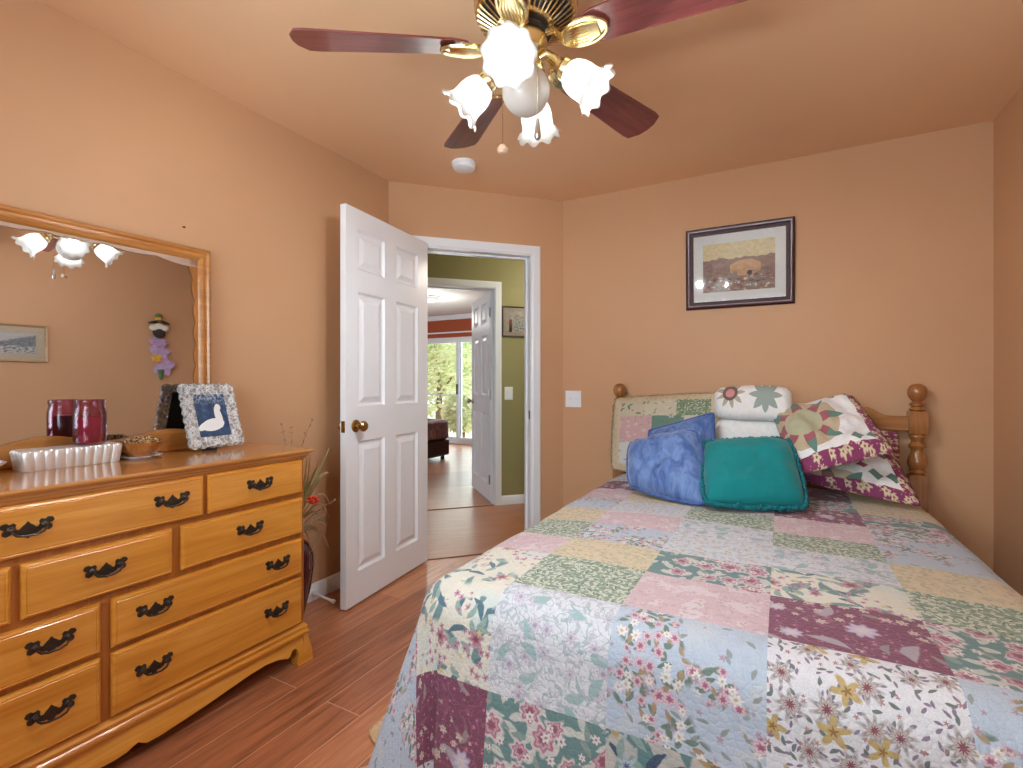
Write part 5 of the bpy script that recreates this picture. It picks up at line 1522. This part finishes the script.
def fold_block(mb, x0, x1, prof, seed, dome_=False):
    """prof: list of (y, z, v) closed section; swept along x with rounded ends"""
    mb.uvs = mb.uvs or []
    N_ = 30; rs = []
    cy = sum(p[0] for p in prof) / len(prof); cz = sum(p[1] for p in prof) / len(prof)
    rings_ = []
    for k in range(N_ + 1):
        t = k / N_; e = abs(2 * t - 1)
        sc2 = 1 - .45 * max(0, (e - .78) / .22) ** 2
        xx = x0 + (x1 - x0) * t
        ring_ = []
        for (py, pz, pv) in prof:
            w_ = .006 * mnoise.noise(Vector((xx * 7 + seed, pv * 9, seed)))
            dome = .014 * (1 - e * e) if (dome_ and pz > cz) else 0
            ring_.append(mb.V((xx, cy + (py - cy) * sc2 + w_, dome + cz + (pz - cz) * (1 - .30 * (1 - sc2) / .45) + w_)))
            mb.uvs.append((xx - (x0 + x1) / 2, pv))
        rings_.append(ring_)
    n = len(prof)
    for a, b in zip(rings_, rings_[1:]):
        for i in range(n): mb.F(a[i], a[(i + 1) % n], b[(i + 1) % n], b[i])
    mb.F(*rings_[0][::-1]); mb.F(*rings_[-1])
def roundsec(cy, cz, hy, hz, n=36, pw=3.2, lean=0.0):
    out = []
    for k in range(n):
        a = -PI / 2 + 2 * PI * k / n          # start at the bottom, up the front (-y)
        c, s_ = math.cos(a), math.sin(a)
        py = -hy * math.copysign(abs(c) ** (2 / pw), c); pz = hz * math.copysign(abs(s_) ** (2 / pw), s_)
        out.append((cy + py + lean * pz, cz + pz, pz))
    return out
up = MB(); up.uvs = []
fold_block(up, -.325, .050, roundsec(2.985, 1.032, .080, .086, lean=.2, pw=2.6), 2.0, True)
up.build('upper_fold', M['white_star'], fq, smooth=60)
lo = MB(); lo.uvs = []
sec = [(a, b, c - 2.0) for a, b, c in roundsec(2.965, .775, .085, .172, lean=.12)]
fold_block(lo, -.325, .045, sec, 7.0)
lo.build('lower_fold', M['white_star'], fq, smooth=60)
# blue velvet cushions and the teal cushion
make_pillow('blue_cushion', group='slate blue velvet cushions', label='slate blue velvet cushion mostly hidden behind the other blue one', cat='cushion', cs_=[(-.64, 2.70, .62), (-.30, 2.66, .62), (-.315, 2.80, .985), (-.655, 2.84, .875)], thick=.05, mat=M['blue_velvet'], flange=.05, pinch=.05, seed=8, trim='piping', trim_r=.009, trim_mat=M['blue_trim'], wr=.012)
make_pillow('blue_cushion', group='slate blue velvet cushions', label='slate blue velvet cushion in front, left of the teal one', cat='cushion', cs_=[(-.655, 2.42, .635), (-.285, 2.30, .612), (-.365, 2.58, .915), (-.705, 2.60, .830)], thick=.072, mat=M['blue_velvet'], flange=.03, pinch=-.02, rnd_=.065, seed=4.2, trim='piping', trim_r=.009, trim_mat=M['blue_trim'], wr=.02)
make_pillow('teal_cushion', 'teal cushion with a fringed edge at the front of the pillows', 'cushion', [(-.285, 2.25, .632), (.095, 2.385, .632), (.030, 2.62, .885), (-.335, 2.57, .855)], .070, M['teal_cotton'], flange=.02, pinch=.0, rnd_=.06, seed=6.6, trim='fringe', trim_r=.0085, trim_mat=M['teal_trim'], wr=.012)
